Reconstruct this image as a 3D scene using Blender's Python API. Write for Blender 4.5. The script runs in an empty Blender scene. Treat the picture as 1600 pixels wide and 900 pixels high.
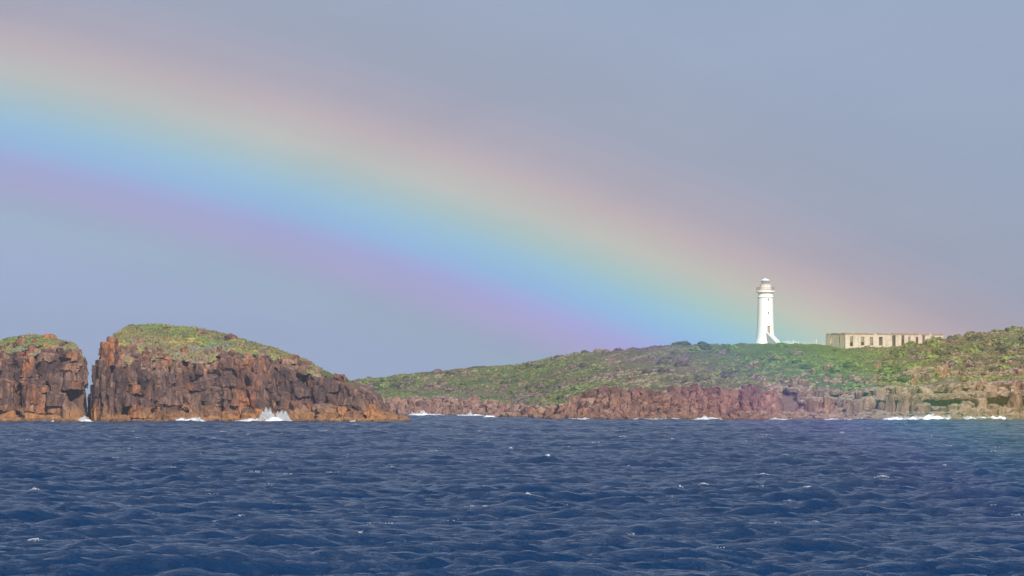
import bpy, math, random
import numpy as np
from mathutils import Vector

random.seed(7)
rng = np.random.default_rng(11)
scene = bpy.context.scene
COL = scene.collection

# ------------------------------------------------------------------ camera, sky, sun, exposure
F = 8000.0          # focal length in pixels of a 1600 px wide frame (180 mm on a 36 mm sensor)
H = 5.6             # eye height above the sea, on a boat
HOR = 621.0         # row of the horizon in a 1600 x 900 frame
cam_d = bpy.data.cameras.new('camera')
cam = bpy.data.objects.new('camera', cam_d)
COL.objects.link(cam)
cam.location = (0, 0, H)
cam.rotation_euler = (math.radians(90), 0, 0)
cam_d.sensor_width = 36
cam_d.lens = 36 * F / 1600
cam_d.shift_y = (HOR - 450) / 1600
cam_d.clip_start = 1
cam_d.clip_end = 8000
scene.camera = cam

SUN_EL, SUN_AZ = math.radians(37.0), math.radians(15.25)     # behind the camera, to the right
SUN = Vector((math.sin(SUN_AZ) * math.cos(SUN_EL), -math.cos(SUN_AZ) * math.cos(SUN_EL), math.sin(SUN_EL)))
ANTI = -SUN
sun_d = bpy.data.lights.new('sun', 'SUN')
sun_d.energy = 5.0
sun_d.angle = math.radians(0.53)
sun_d.color = (1.0, 0.94, 0.86)
sun = bpy.data.objects.new('sun', sun_d)
COL.objects.link(sun)
sun.location = (60, -200, 150)
sun.rotation_euler = (-SUN).to_track_quat('-Z', 'Y').to_euler()

scene.view_settings.view_transform = 'Standard'
scene.view_settings.look = 'None'
scene.view_settings.exposure = 0.0
scene.view_settings.gamma = 1.0
scene.view_settings.use_curve_mapping = False
scene.cycles.use_denoising = True
scene.cycles.volume_bounces = 0
scene.cycles.max_bounces = 6


def lin(r, g, b):
    f = lambda c: (c / 255 / 12.92) if c / 255 <= 0.04045 else ((c / 255 + 0.055) / 1.055) ** 2.4
    return (f(r), f(g), f(b), 1.0)


class N:
    """small helper around a node tree"""
    def __init__(s, nt):
        s.nt = nt

    def add(s, t, **kw):
        n = s.nt.nodes.new(t)
        for k, v in kw.items():
            setattr(n, k, v)
        return n

    def link(s, a, b):
        s.nt.links.new(a, b)

    def put(s, sock, v):
        if isinstance(v, bpy.types.NodeSocket):
            s.link(v, sock)
        else:
            sock.default_value = v

    def math(s, op, a, b=None, c=None, clamp=False):
        n = s.add('ShaderNodeMath', operation=op, use_clamp=clamp)
        s.put(n.inputs[0], a)
        if b is not None:
            s.put(n.inputs[1], b)
        if c is not None:
            s.put(n.inputs[2], c)
        return n.outputs[0]

    def vmath(s, op, a, b=None):
        n = s.add('ShaderNodeVectorMath', operation=op)
        s.put(n.inputs[0], a)
        if b is not None:
            s.put(n.inputs[1], b)
        return n.outputs['Value'] if op in ('DOT_PRODUCT', 'LENGTH') else n.outputs[0]

    def rng(s, v, a, b, c=0.0, d=1.0, smooth=False):
        n = s.add('ShaderNodeMapRange')
        n.clamp = True
        if smooth:
            n.interpolation_type = 'SMOOTHSTEP'
        s.put(n.inputs[0], v)
        for i, q in enumerate((a, b, c, d)):
            n.inputs[i + 1].default_value = q
        return n.outputs[0]

    def ramp(s, v, stops, interp='LINEAR'):
        n = s.add('ShaderNodeValToRGB')
        s.put(n.inputs[0], v)
        e = n.color_ramp.elements
        n.color_ramp.interpolation = interp
        while len(e) < len(stops):
            e.new(0.5)
        for el, (p, c) in zip(e, stops):
            el.position = p
            el.color = c if len(c) == 4 else (*c, 1)
        return n.outputs[0]

    def mix(s, f, a, b, blend='MIX'):
        n = s.add('ShaderNodeMix', data_type='RGBA', blend_type=blend)
        s.put(n.inputs[0], f)
        s.put(n.inputs[6], a if not isinstance(a, tuple) or len(a) == 4 else (*a, 1))
        s.put(n.inputs[7], b if not isinstance(b, tuple) or len(b) == 4 else (*b, 1))
        return n.outputs[2]

    def noise(s, vec, scale, detail=4.0, rough=0.55, dist=0.0):
        n = s.add('ShaderNodeTexNoise')
        s.put(n.inputs['Vector'], vec)
        n.inputs['Scale'].default_value = scale
        n.inputs['Detail'].default_value = detail
        n.inputs['Roughness'].default_value = rough
        n.inputs['Distortion'].default_value = dist
        return n.outputs[0]

    def scaled(s, vec, sc):
        n = s.add('ShaderNodeMapping')
        s.put(n.inputs[0], vec)
        n.inputs['Scale'].default_value = sc
        return n.outputs[0]


# angle from the antisolar point, in degrees, mapped so that 38 deg -> 0 and 46 deg -> 1
def bow_param(k, dirsock):
    d = k.vmath('DOT_PRODUCT', k.vmath('NORMALIZE', dirsock), tuple(ANTI))
    ang = k.math('MULTIPLY', k.math('ARCCOSINE', k.math('MINIMUM', d, 1.0)), 180 / math.pi)
    return k.rng(ang, 38.0, 46.0)


def A(deg):
    return (deg - 38.0) / 8.0


world = bpy.data.worlds.new('World')
scene.world = world
world.use_nodes = True
k = N(world.node_tree)
for n in list(world.node_tree.nodes):
    world.node_tree.nodes.remove(n)
tc = k.add('ShaderNodeTexCoord')
t = bow_param(k, tc.outputs['Generated'])
# the rain cloud sheet, with the primary bow and its first faint supernumerary
cloud = k.ramp(t, [
    (0.0, lin(160, 179, 214)),
    (A(39.6), lin(160, 179, 215)),
    (A(39.98), lin(158, 182, 208)),
    (A(40.38), lin(163, 171, 207)),
    (A(40.60), lin(159, 171, 211)),
    (A(40.85), lin(151, 184, 221)),
    (A(41.08), lin(158, 189, 219)),
    (A(41.33), lin(171, 189, 206)),
    (A(41.60), lin(188, 190, 196)),
    (A(41.90), lin(190, 181, 190)),
    (A(42.25), lin(174, 170, 188)),
    (A(42.80), lin(159, 167, 190)),
    (A(44.0), lin(156, 171, 199)),
    (1.0, lin(156, 171, 199)),
], 'LINEAR')
sep = k.add('ShaderNodeSeparateXYZ')
k.link(tc.outputs['Generated'], sep.inputs[0])
cn = k.noise(k.scaled(tc.outputs['Generated'], (14, 14, 30)), 1.0, 4.0, 0.55, 0.6)
cloud = k.mix(1.0, cloud, k.ramp(cn, [(0.3, (0.945, 0.955, 0.965)), (0.7, (1.055, 1.045, 1.035))]), 'MULTIPLY')
sky = k.add('ShaderNodeTexSky', sky_type='NISHITA')
sky.sun_disc = False
sky.sun_elevation = SUN_EL
sky.sun_rotation = math.pi - SUN_AZ
sky.air_density, sky.dust_density, sky.ozone_density = 1.0, 1.0, 1.5
b1 = k.add('ShaderNodeBackground')
k.link(sky.outputs[0], b1.inputs[0])
b1.inputs[1].default_value = 0.06
b2 = k.add('ShaderNodeBackground')
k.link(cloud, b2.inputs[0])
b2.inputs[1].default_value = 1.0
mx = k.add('ShaderNodeMixShader')
mx.inputs[0].default_value = 0.9          # a rain cloud covers nearly all of the blue sky
k.link(b1.outputs[0], mx.inputs[1])
k.link(b2.outputs[0], mx.inputs[2])
wo = k.add('ShaderNodeOutputWorld')
k.link(mx.outputs[0], wo.inputs[0])


# ------------------------------------------------------------------ numpy noise, mesh helpers
def _hash(ix, iy, iz, s):
    h = (ix * 374761393 + iy * 668265263 + iz * 2147483647 * 3 + s * 974634777) & 0xffffffff
    h = ((h ^ (h >> 13)) * 1274126177) & 0xffffffff
    h = ((h ^ (h >> 16)) * 2246822519) & 0xffffffff
    return ((h ^ (h >> 15)) & 0xffffff) / 16777215.0 * 2 - 1


def vnoise(p, s=0):
    """value noise, p (n,3), in -1..1"""
    i = np.floor(p).astype(np.int64)
    f = p - i
    f = f * f * f * (f * (f * 6 - 15) + 10)
    r = 0
    for dx in (0, 1):
        wx = f[:, 0] if dx else 1 - f[:, 0]
        for dy in (0, 1):
            wy = f[:, 1] if dy else 1 - f[:, 1]
            for dz in (0, 1):
                wz = f[:, 2] if dz else 1 - f[:, 2]
                r = r + wx * wy * wz * _hash(i[:, 0] + dx, i[:, 1] + dy, i[:, 2] + dz, s)
    return r


def fbm(p, s=0, o=4, g=0.5):
    r, a, q, t = 0, 1.0, p, 0
    for k_ in range(o):
        r = r + a * vnoise(q, s + 17 * k_)
        t += a
        a *= g
        q = q * 2.03 + 5.7
    return r / t


def chunk(p, s=0):
    """random vector that is constant inside each cell of a jittered lattice: broken, chunky rock"""
    i = np.floor(p).astype(np.int64)
    best = np.full(len(p), 1e9)
    res = np.zeros((len(p), 3))
    for dx in (-1, 0, 1):
        for dy in (-1, 0, 1):
            for dz in (-1, 0, 1):
                c = i + np.array([dx, dy, dz])
                q = np.stack([c[:, a] + 0.5 + 0.45 * _hash(c[:, 0], c[:, 1], c[:, 2], s + a) for a in range(3)], 1)
                d = ((p - q) ** 2).sum(1)
                m = d < best
                best[m] = d[m]
                r = np.stack([_hash(c[:, 0], c[:, 1], c[:, 2], s + 7 + a) for a in range(3)], 1)
                res[m] = r[m]
    return res


def mesh_np(name, v, f, mat, parent=None, smooth=None, idx=None, attr=None, kind=None):
    """v (n,3); f list/array of faces (quads or tris, or mixed lists)"""
    me = bpy.data.meshes.new(name)
    v = np.asarray(v, dtype=np.float32)
    if isinstance(f, np.ndarray):
        n, c = f.shape
        me.vertices.add(len(v))
        me.vertices.foreach_set('co', v.ravel())
        me.loops.add(n * c)
        me.loops.foreach_set('vertex_index', f.astype(np.int32).ravel())
        me.polygons.add(n)
        me.polygons.foreach_set('loop_start', np.arange(0, n * c, c, dtype=np.int32))
        me.update(calc_edges=True)
    else:
        me.from_pydata(v.tolist(), [], f)
    me.validate()
    for m in (mat if isinstance(mat, (list, tuple)) else [mat]):
        me.materials.append(m)
    if idx is not None:
        me.polygons.foreach_set('material_index', np.asarray(idx, dtype=np.int32))
    if smooth:
        me.polygons.foreach_set('use_smooth', np.ones(len(me.polygons), dtype=bool))
        if smooth is not True:
            me.set_sharp_from_angle(angle=math.radians(smooth))
    if attr:
        for an, data in attr.items():
            if data.ndim == 1:
                a = me.attributes.new(an, 'FLOAT', 'POINT')
                a.data.foreach_set('value', data.astype(np.float32))
            else:
                a = me.attributes.new(an, 'FLOAT_COLOR', 'POINT')
                c4 = np.ones((len(data), 4), dtype=np.float32)
                c4[:, :3] = data
                a.data.foreach_set('color', c4.ravel())
    o = bpy.data.objects.new(name, me)
    COL.objects.link(o)
    if parent:
        o.parent = parent
        o.matrix_parent_inverse = parent.matrix_world.inverted() if parent.type != 'EMPTY' else o.matrix_parent_inverse
    if kind:
        o['kind'] = kind
    return o


def tag(o, label, cat, group=None):
    o['label'] = label
    o['category'] = cat
    if group:
        o['group'] = group
    return o


def empty(name, loc, rz=0.0):
    o = bpy.data.objects.new(name, None)
    COL.objects.link(o)
    o.location = loc
    o.rotation_euler = (0, 0, rz)
    o.empty_display_size = 0.5
    return o


def at(px, py, Y):
    """world point seen at photo pixel (px, py) at distance Y"""
    return Vector(((px - 800) / F * Y, Y, H + (HOR - py) / F * Y))


class MB:
    """collects boxes, tubes and lathes into one mesh"""
    def __init__(s):
        s.v, s.f = [], []

    def box(s, x0, x1, y0, y1, z0, z1):
        b = len(s.v)
        s.v += [(x0, y0, z0), (x1, y0, z0), (x1, y1, z0), (x0, y1, z0), (x0, y0, z1), (x1, y0, z1), (x1, y1, z1), (x0, y1, z1)]
        s.f += [[b + i for i in q] for q in ((3, 2, 1, 0), (4, 5, 6, 7), (0, 1, 5, 4), (1, 2, 6, 5), (2, 3, 7, 6), (3, 0, 4, 7))]
        return s

    def hexa(s, pts):
        b = len(s.v)
        s.v += [tuple(p) for p in pts]
        s.f += [[b + i for i in q] for q in ((3, 2, 1, 0), (4, 5, 6, 7), (0, 1, 5, 4), (1, 2, 6, 5), (2, 3, 7, 6), (3, 0, 4, 7))]
        return s

    def lathe(s, prof, n=40, a0=0.0):
        b = len(s.v)
        for r, z in prof:
            for i in range(n):
                a = a0 + 2 * math.pi * i / n
                s.v.append((r * math.cos(a), r * math.sin(a), z))
        for j in range(len(prof) - 1):
            for i in range(n):
                i2 = (i + 1) % n
                s.f.append([b + j * n + i, b + j * n + i2, b + (j + 1) * n + i2, b + (j + 1) * n + i])
        s.f.append([b + i for i in reversed(range(n))])
        s.f.append([b + (len(prof) - 1) * n + i for i in range(n)])
        return s

    def bar(s, p, q, r, n=6):
        p, q = Vector(p), Vector(q)
        d = (q - p).normalized()
        u = d.orthogonal().normalized()
        w = d.cross(u)
        b = len(s.v)
        for c in (p, q):
            for i in range(n):
                a = 2 * math.pi * i / n
                s.v.append(tuple(c + (u * math.cos(a) + w * math.sin(a)) * r))
        for i in range(n):
            i2 = (i + 1) % n
            s.f.append([b + i, b + i2, b + n + i2, b + n + i])
        s.f.append([b + i for i in reversed(range(n))])
        s.f.append([b + n + i for i in range(n)])
        return s

    def build(s, name, mat, parent=None, smooth=None):
        return mesh_np(name, s.v, s.f, mat, parent, smooth)


# ------------------------------------------------------------------ materials
def new_mat(name):
    m = bpy.data.materials.new(name)
    m.use_nodes = True
    nt = m.node_tree
    for n in list(nt.nodes):
        nt.nodes.remove(n)
    k = N(nt)
    out = k.add('ShaderNodeOutputMaterial')
    p = k.add('ShaderNodeBsdfPrincipled')
    k.link(p.outputs[0], out.inputs[0])
    return m, k, p, out


def bump(k, p, h, strength, dist):
    b = k.add('ShaderNodeBump')
    b.inputs['Strength'].default_value = strength
    b.inputs['Distance'].default_value = dist
    k.link(h, b.inputs['Height'])
    k.link(b.outputs[0], p.inputs['Normal'])


def rock_mat(name, c_dark, c_mid, c_light, c_rust, c_tide, rust=0.5, tide=2.6, lichen=0.0, pale=None, crown=None, belt=None):
    m, k, p, out = new_mat(name)
    g = k.add('ShaderNodeNewGeometry')
    pos = g.outputs['Position']
    oi = k.add('ShaderNodeObjectInfo')
    off = k.vmath('ADD', pos, k.vmath('SCALE', (1, 1, 1)))
    n1 = k.noise(k.scaled(pos, (1, 1, 0.45)), 0.22, 5, 0.6, 0.6)
    n2 = k.noise(k.scaled(pos, (1, 1, 0.22)), 0.9, 5, 0.65, 0.4)
    n3 = k.noise(pos, 2.6, 4, 0.7)
    v = k.math('ADD', k.math('MULTIPLY', n1, 0.5), k.math('MULTIPLY', n2, 0.5))
    v = k.math('ADD', v, k.math('MULTIPLY', k.math('SUBTRACT', oi.outputs['Random'], 0.5), 0.15))
    col = k.ramp(v, [(0.33, c_dark), (0.49, c_mid), (0.66, c_light)])
    # iron staining
    r = k.noise(k.scaled(pos, (1, 1, 0.35)), 0.16, 4, 0.6, 1.0)
    r = k.math('ADD', r, k.math('MULTIPLY', k.math('SUBTRACT', k.math('FRACT', k.math('MULTIPLY', oi.outputs['Random'], 7.3)), 0.5), 0.20))
    col = k.mix(k.math('MULTIPLY', k.rng(r, 0.50, 0.66), rust), col, c_rust)
    # dark weathering streaks running down the joints
    st = k.noise(k.scaled(pos, (1.5, 1.5, 0.09)), 0.8, 4, 0.6)
    col = k.mix(k.math('MULTIPLY', k.rng(st, 0.56, 0.70), 0.55), col, tuple(c * 0.6 for c in c_dark))
    # grain
    col = k.mix(0.6, col, k.ramp(n3, [(0.25, (0.6, 0.6, 0.62)), (0.75, (1.35, 1.33, 1.3))]), 'MULTIPLY')
    if lichen:
        l = k.noise(pos, 0.35, 5, 0.7, 0.5)
        col = k.mix(k.rng(l, 0.66, 0.70, 0, lichen), col, (0.55, 0.36, 0.06))
    if pale:
        nz = k.add('ShaderNodeSeparateXYZ')
        k.link(g.outputs['Normal'], nz.inputs[0])
        up = k.math('MULTIPLY', k.rng(nz.outputs[2], 0.25, 0.8), k.rng(n2, 0.4, 0.55))
        col = k.mix(k.math('MULTIPLY', up, 0.55), col, pale)
    # ochre splash zone above the tide line
    z = k.add('ShaderNodeSeparateXYZ')
    k.link(pos, z.inputs[0])
    if belt:        # purple black staining on the middle of the cliff
        bz = k.math('ADD', z.outputs[2], k.math('MULTIPLY', k.math('SUBTRACT', n1, 0.5), 9.0))
        bf = k.math('MULTIPLY', k.rng(bz, 3.0, 5.5), k.rng(bz, 14.5, 10.5))
        col = k.mix(k.math('MULTIPLY', bf, k.rng(n2, 0.66, 0.42, 0.15, 0.75)), col, belt)
    if crown:       # dark crust of lichen on the upper blocks
        cz = k.math('ADD', z.outputs[2], k.math('MULTIPLY', k.math('SUBTRACT', n2, 0.5), 7.0))
        col = k.mix(k.rng(cz, 5.0, 7.5, 0, 0.7), col, crown)
    zz = k.math('ADD', z.outputs[2], k.math('MULTIPLY', k.math('SUBTRACT', n1, 0.5), -5.0))
    col = k.mix(k.rng(zz, tide, 0.3, 0, 0.85), col, k.mix(k.rng(n2, 0.35, 0.65), c_tide, tuple(c * 0.55 for c in c_tide)))
    wet = k.math('ADD', z.outputs[2], k.math('MULTIPLY', k.math('SUBTRACT', n2, 0.5), -1.6))
    col = k.mix(k.rng(wet, 0.75, 0.35, 0, 0.7), col, (0.055, 0.04, 0.028))     # wet, weedy rock at the waterline
    k.link(col, p.inputs['Base Color'])
    p.inputs['Roughness'].default_value = 0.85
    p.inputs['Specular IOR Level'].default_value = 0.25
    cr = k.add('ShaderNodeTexVoronoi', feature='DISTANCE_TO_EDGE')
    k.put(cr.inputs['Vector'], k.scaled(k.vmath('ADD', pos, k.vmath('SCALE', (0, 0, 0))), (1, 1, 0.4)))
    cr.inputs['Scale'].default_value = 0.7
    crk = k.rng(cr.outputs['Distance'], 0.0, 0.06)
    hgt = k.math('ADD', k.math('MULTIPLY', crk, 0.35), k.math('ADD', n2, k.math('MULTIPLY', n3, 0.5)))
    bump(k, p, hgt, 0.9, 0.55)
    return m


M = {}
M['island'] = rock_mat('island_rock', (0.045, 0.030, 0.032), (0.160, 0.088, 0.064), (0.42, 0.245, 0.155), (0.54, 0.20, 0.06), (0.50, 0.25, 0.085), 0.75, 3.8, 0.35, None, None, (0.085, 0.055, 0.056))
M['bay'] = rock_mat('bay_rock', (0.17, 0.10, 0.085), (0.34, 0.20, 0.15), (0.45, 0.29, 0.22), (0.42, 0.21, 0.14), (0.26, 0.15, 0.10), 0.4, 1.2)
M['red'] = rock_mat('red_rock', (0.10, 0.052, 0.048), (0.32, 0.175, 0.125), (0.50, 0.34, 0.24), (0.46, 0.20, 0.085), (0.36, 0.18, 0.09), 0.45, 1.8, 0.0, None, (0.15, 0.075, 0.062))
M['ledge'] = rock_mat('ledge_rock', (0.10, 0.062, 0.045), (0.27, 0.165, 0.10), (0.43, 0.30, 0.20), (0.40, 0.18, 0.07), (0.42, 0.28, 0.16), 0.5, 1.8, 0.0, (0.47, 0.40, 0.31))


def veg_ground(name, c1, c2, c3, rockc):
    m, k, p, out = new_mat(name)
    g = k.add('ShaderNodeNewGeometry')
    pos = g.outputs['Position']
    a = k.noise(pos, 0.11, 5, 0.6, 0.4)
    b = k.noise(pos, 0.9, 5, 0.65)
    col = k.ramp(k.math('ADD', k.math('MULTIPLY', a, 0.55), k.math('MULTIPLY', b, 0.45)), [(0.36, c1), (0.5, c2), (0.64, c3)])
    at_ = k.add('ShaderNodeAttribute', attribute_name='rocky')
    rk = k.math('ADD', at_.outputs['Fac'], k.math('MULTIPLY', k.math('SUBTRACT', b, 0.5), 0.8))
    col = k.mix(k.rng(rk, 0.42, 0.58), col, k.mix(b, rockc, tuple(c * 0.55 for c in rockc)))
    k.link(col, p.inputs['Base Color'])
    p.inputs['Roughness'].default_value = 0.95
    p.inputs['Specular IOR Level'].default_value = 0.1
    bump(k, p, k.math('ADD', b, k.math('MULTIPLY', k.noise(pos, 3.5, 3, 0.7), 0.5)), 1.0, 0.5)
    return m


M['veg_isl'] = veg_ground('island_turf', (0.085, 0.085, 0.035), (0.13, 0.14, 0.04), (0.19, 0.18, 0.065), (0.20, 0.115, 0.08))
M['veg_main'] = veg_ground('headland_turf', (0.075, 0.075, 0.04), (0.11, 0.135, 0.045), (0.17, 0.17, 0.08), (0.26, 0.18, 0.13))


def leaf_mat(name):
    m, k, p, out = new_mat(name)
    a = k.add('ShaderNodeAttribute', attribute_name='tint')
    k.link(a.outputs['Color'], p.inputs['Base Color'])
    p.inputs['Roughness'].default_value = 0.7
    p.inputs['Specular IOR Level'].default_value = 0.2
    return m


M['leaf'] = leaf_mat('heath_leaves')


def plain(name, c, rough=0.6, grime=None, scale=1.2, amt=0.5, metal=0.0, bmp=0.0):
    m, k, p, out = new_mat(name)
    g = k.add('ShaderNodeNewGeometry')
    n = k.noise(k.scaled(g.outputs['Position'], (1, 1, 0.4)), scale, 5, 0.65)
    col = k.mix(k.rng(n, 0.5, 0.72, 0, amt), (*c, 1), (*(grime or tuple(x * 0.6 for x in c)), 1))
    k.link(col, p.inputs['Base Color'])
    p.inputs['Roughness'].default_value = rough
    p.inputs['Metallic'].default_value = metal
    if bmp:
        bump(k, p, n, bmp, 0.1)
    return m


M['white'] = plain('white_paint', (0.92, 0.92, 0.92), 0.55, (0.86, 0.85, 0.83), 0.5, 0.4)
M['white_rust'] = plain('rust_stained_white_paint', (0.78, 0.74, 0.70), 0.6, (0.50, 0.30, 0.16), 2.2, 0.8)
M['rust'] = plain('rusty_iron', (0.42, 0.31, 0.25), 0.8, (0.28, 0.18, 0.13), 3.0, 0.8)
M['glaze'] = plain('lantern_glass', (0.22, 0.25, 0.28), 0.08, (0.3, 0.33, 0.36), 2.0, 0.4)
M['greymetal'] = plain('grey_painted_metal', (0.42, 0.41, 0.40), 0.5)
M['door'] = plain('brown_door', (0.42, 0.27, 0.15), 0.6, (0.30, 0.18, 0.10), 2.0, 0.6)
M['dark'] = plain('dark_opening', (0.07, 0.06, 0.055), 0.7)
M['concrete'] = plain('grey_concrete_and_wall_shade', (0.40, 0.40, 0.40), 0.85, (0.28, 0.28, 0.27), 1.0, 0.6)
M['wood'] = plain('weathered_timber', (0.30, 0.26, 0.22), 0.85)
M['whitepost'] = plain('white_post', (0.78, 0.77, 0.73), 0.6)


def stone_wall_mat(name, c1, c2, mortar):
    m, k, p, out = new_mat(name)
    tc = k.add('ShaderNodeTexCoord')
    g = k.add('ShaderNodeNewGeometry')
    o = tc.outputs['Object']
    sx = k.add('ShaderNodeSeparateXYZ')
    k.link(o, sx.inputs[0])
    cx = k.add('ShaderNodeCombineXYZ')
    k.link(k.math('ADD', sx.outputs[0], sx.outputs[1]), cx.inputs[0])
    k.link(sx.outputs[2], cx.inputs[1])
    br = k.add('ShaderNodeTexBrick')
    k.link(cx.outputs[0], br.inputs['Vector'])
    br.inputs['Color1'].default_value = (*c1, 1)
    br.inputs['Color2'].default_value = (*c2, 1)
    br.inputs['Mortar'].default_value = (*mortar, 1)
    br.inputs['Scale'].default_value = 1.0
    br.inputs['Brick Width'].default_value = 0.8
    br.inputs['Row Height'].default_value = 0.36
    br.inputs['Mortar Size'].default_value = 0.025
    n = k.noise(g.outputs['Position'], 0.8, 5, 0.7)
    st = k.noise(k.scaled(g.outputs['Position'], (1, 1, 0.15)), 1.2, 4, 0.6)
    col = k.mix(k.rng(n, 0.46, 0.68, 0, 0.7), br.outputs[0], tuple(c * 0.6 for c in c1))
    col = k.mix(k.rng(st, 0.54, 0.68, 0, 0.6), col, (0.22, 0.17, 0.13))
    k.link(col, p.inputs['Base Color'])
    p.inputs['Roughness'].default_value = 0.9
    bump(k, p, k.math('ADD', br.outputs['Fac'], n), 0.5, 0.05)
    return m


M['masonry'] = stone_wall_mat('cream_masonry', (0.74, 0.62, 0.50), (0.66, 0.53, 0.41), (0.50, 0.41, 0.32))
M['plaster'] = plain('shade_darkened_plaster', (0.30, 0.24, 0.19), 0.9, (0.17, 0.13, 0.11), 0.8, 0.8)  # brown plaster, darkened so its colour carries the shade behind the openings
M['coping'] = plain('weathered_coping_stone', (0.34, 0.24, 0.19), 0.9, (0.18, 0.13, 0.11), 2.0, 0.8)


def sea_mat():
    m, k, p, out = new_mat('sea_water')
    g = k.add('ShaderNodeNewGeometry')
    pos = g.outputs['Position']
    p.inputs['Base Color'].default_value = (0.0008, 0.023, 0.076, 1)
    p.inputs['Roughness'].default_value = 0.06
    p.inputs['IOR'].default_value = 1.12
    n1 = k.noise(k.scaled(pos, (0.55, 1.0, 1)), 1.5, 5, 0.62, 0.5)
    n2 = k.noise(k.scaled(pos, (0.6, 1.1, 1)), 5.0, 3, 0.6, 0.4)
    bump(k, p, k.math('ADD', n1, k.math('MULTIPLY', n2, 0.30)), 1.0, 0.42)
    fo = k.add('ShaderNodeAttribute', attribute_name='foam')
    fm = k.rng(k.math('ADD', fo.outputs['Fac'], k.math('MULTIPLY', k.math('SUBTRACT', k.noise(pos, 7.0, 4, 0.75), 0.5), 1.6)), 0.45, 0.75)
    d = k.add('ShaderNodeBsdfDiffuse')
    d.inputs[0].default_value = (0.80, 0.83, 0.86, 1)
    mxs = k.add('ShaderNodeMixShader')
    k.link(fm, mxs.inputs[0])
    k.link(p.outputs[0], mxs.inputs[1])
    k.link(d.outputs[0], mxs.inputs[2])
    k.link(mxs.outputs[0], out.inputs[0])
    return m


M['sea'] = sea_mat()
m, k, p, out = new_mat('white_surf')
p.inputs['Base Color'].default_value = (0.86, 0.88, 0.90, 1)
p.inputs['Roughness'].default_value = 0.7
p.inputs['Subsurface Weight'].default_value = 0.0
M['surf'] = m


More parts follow.
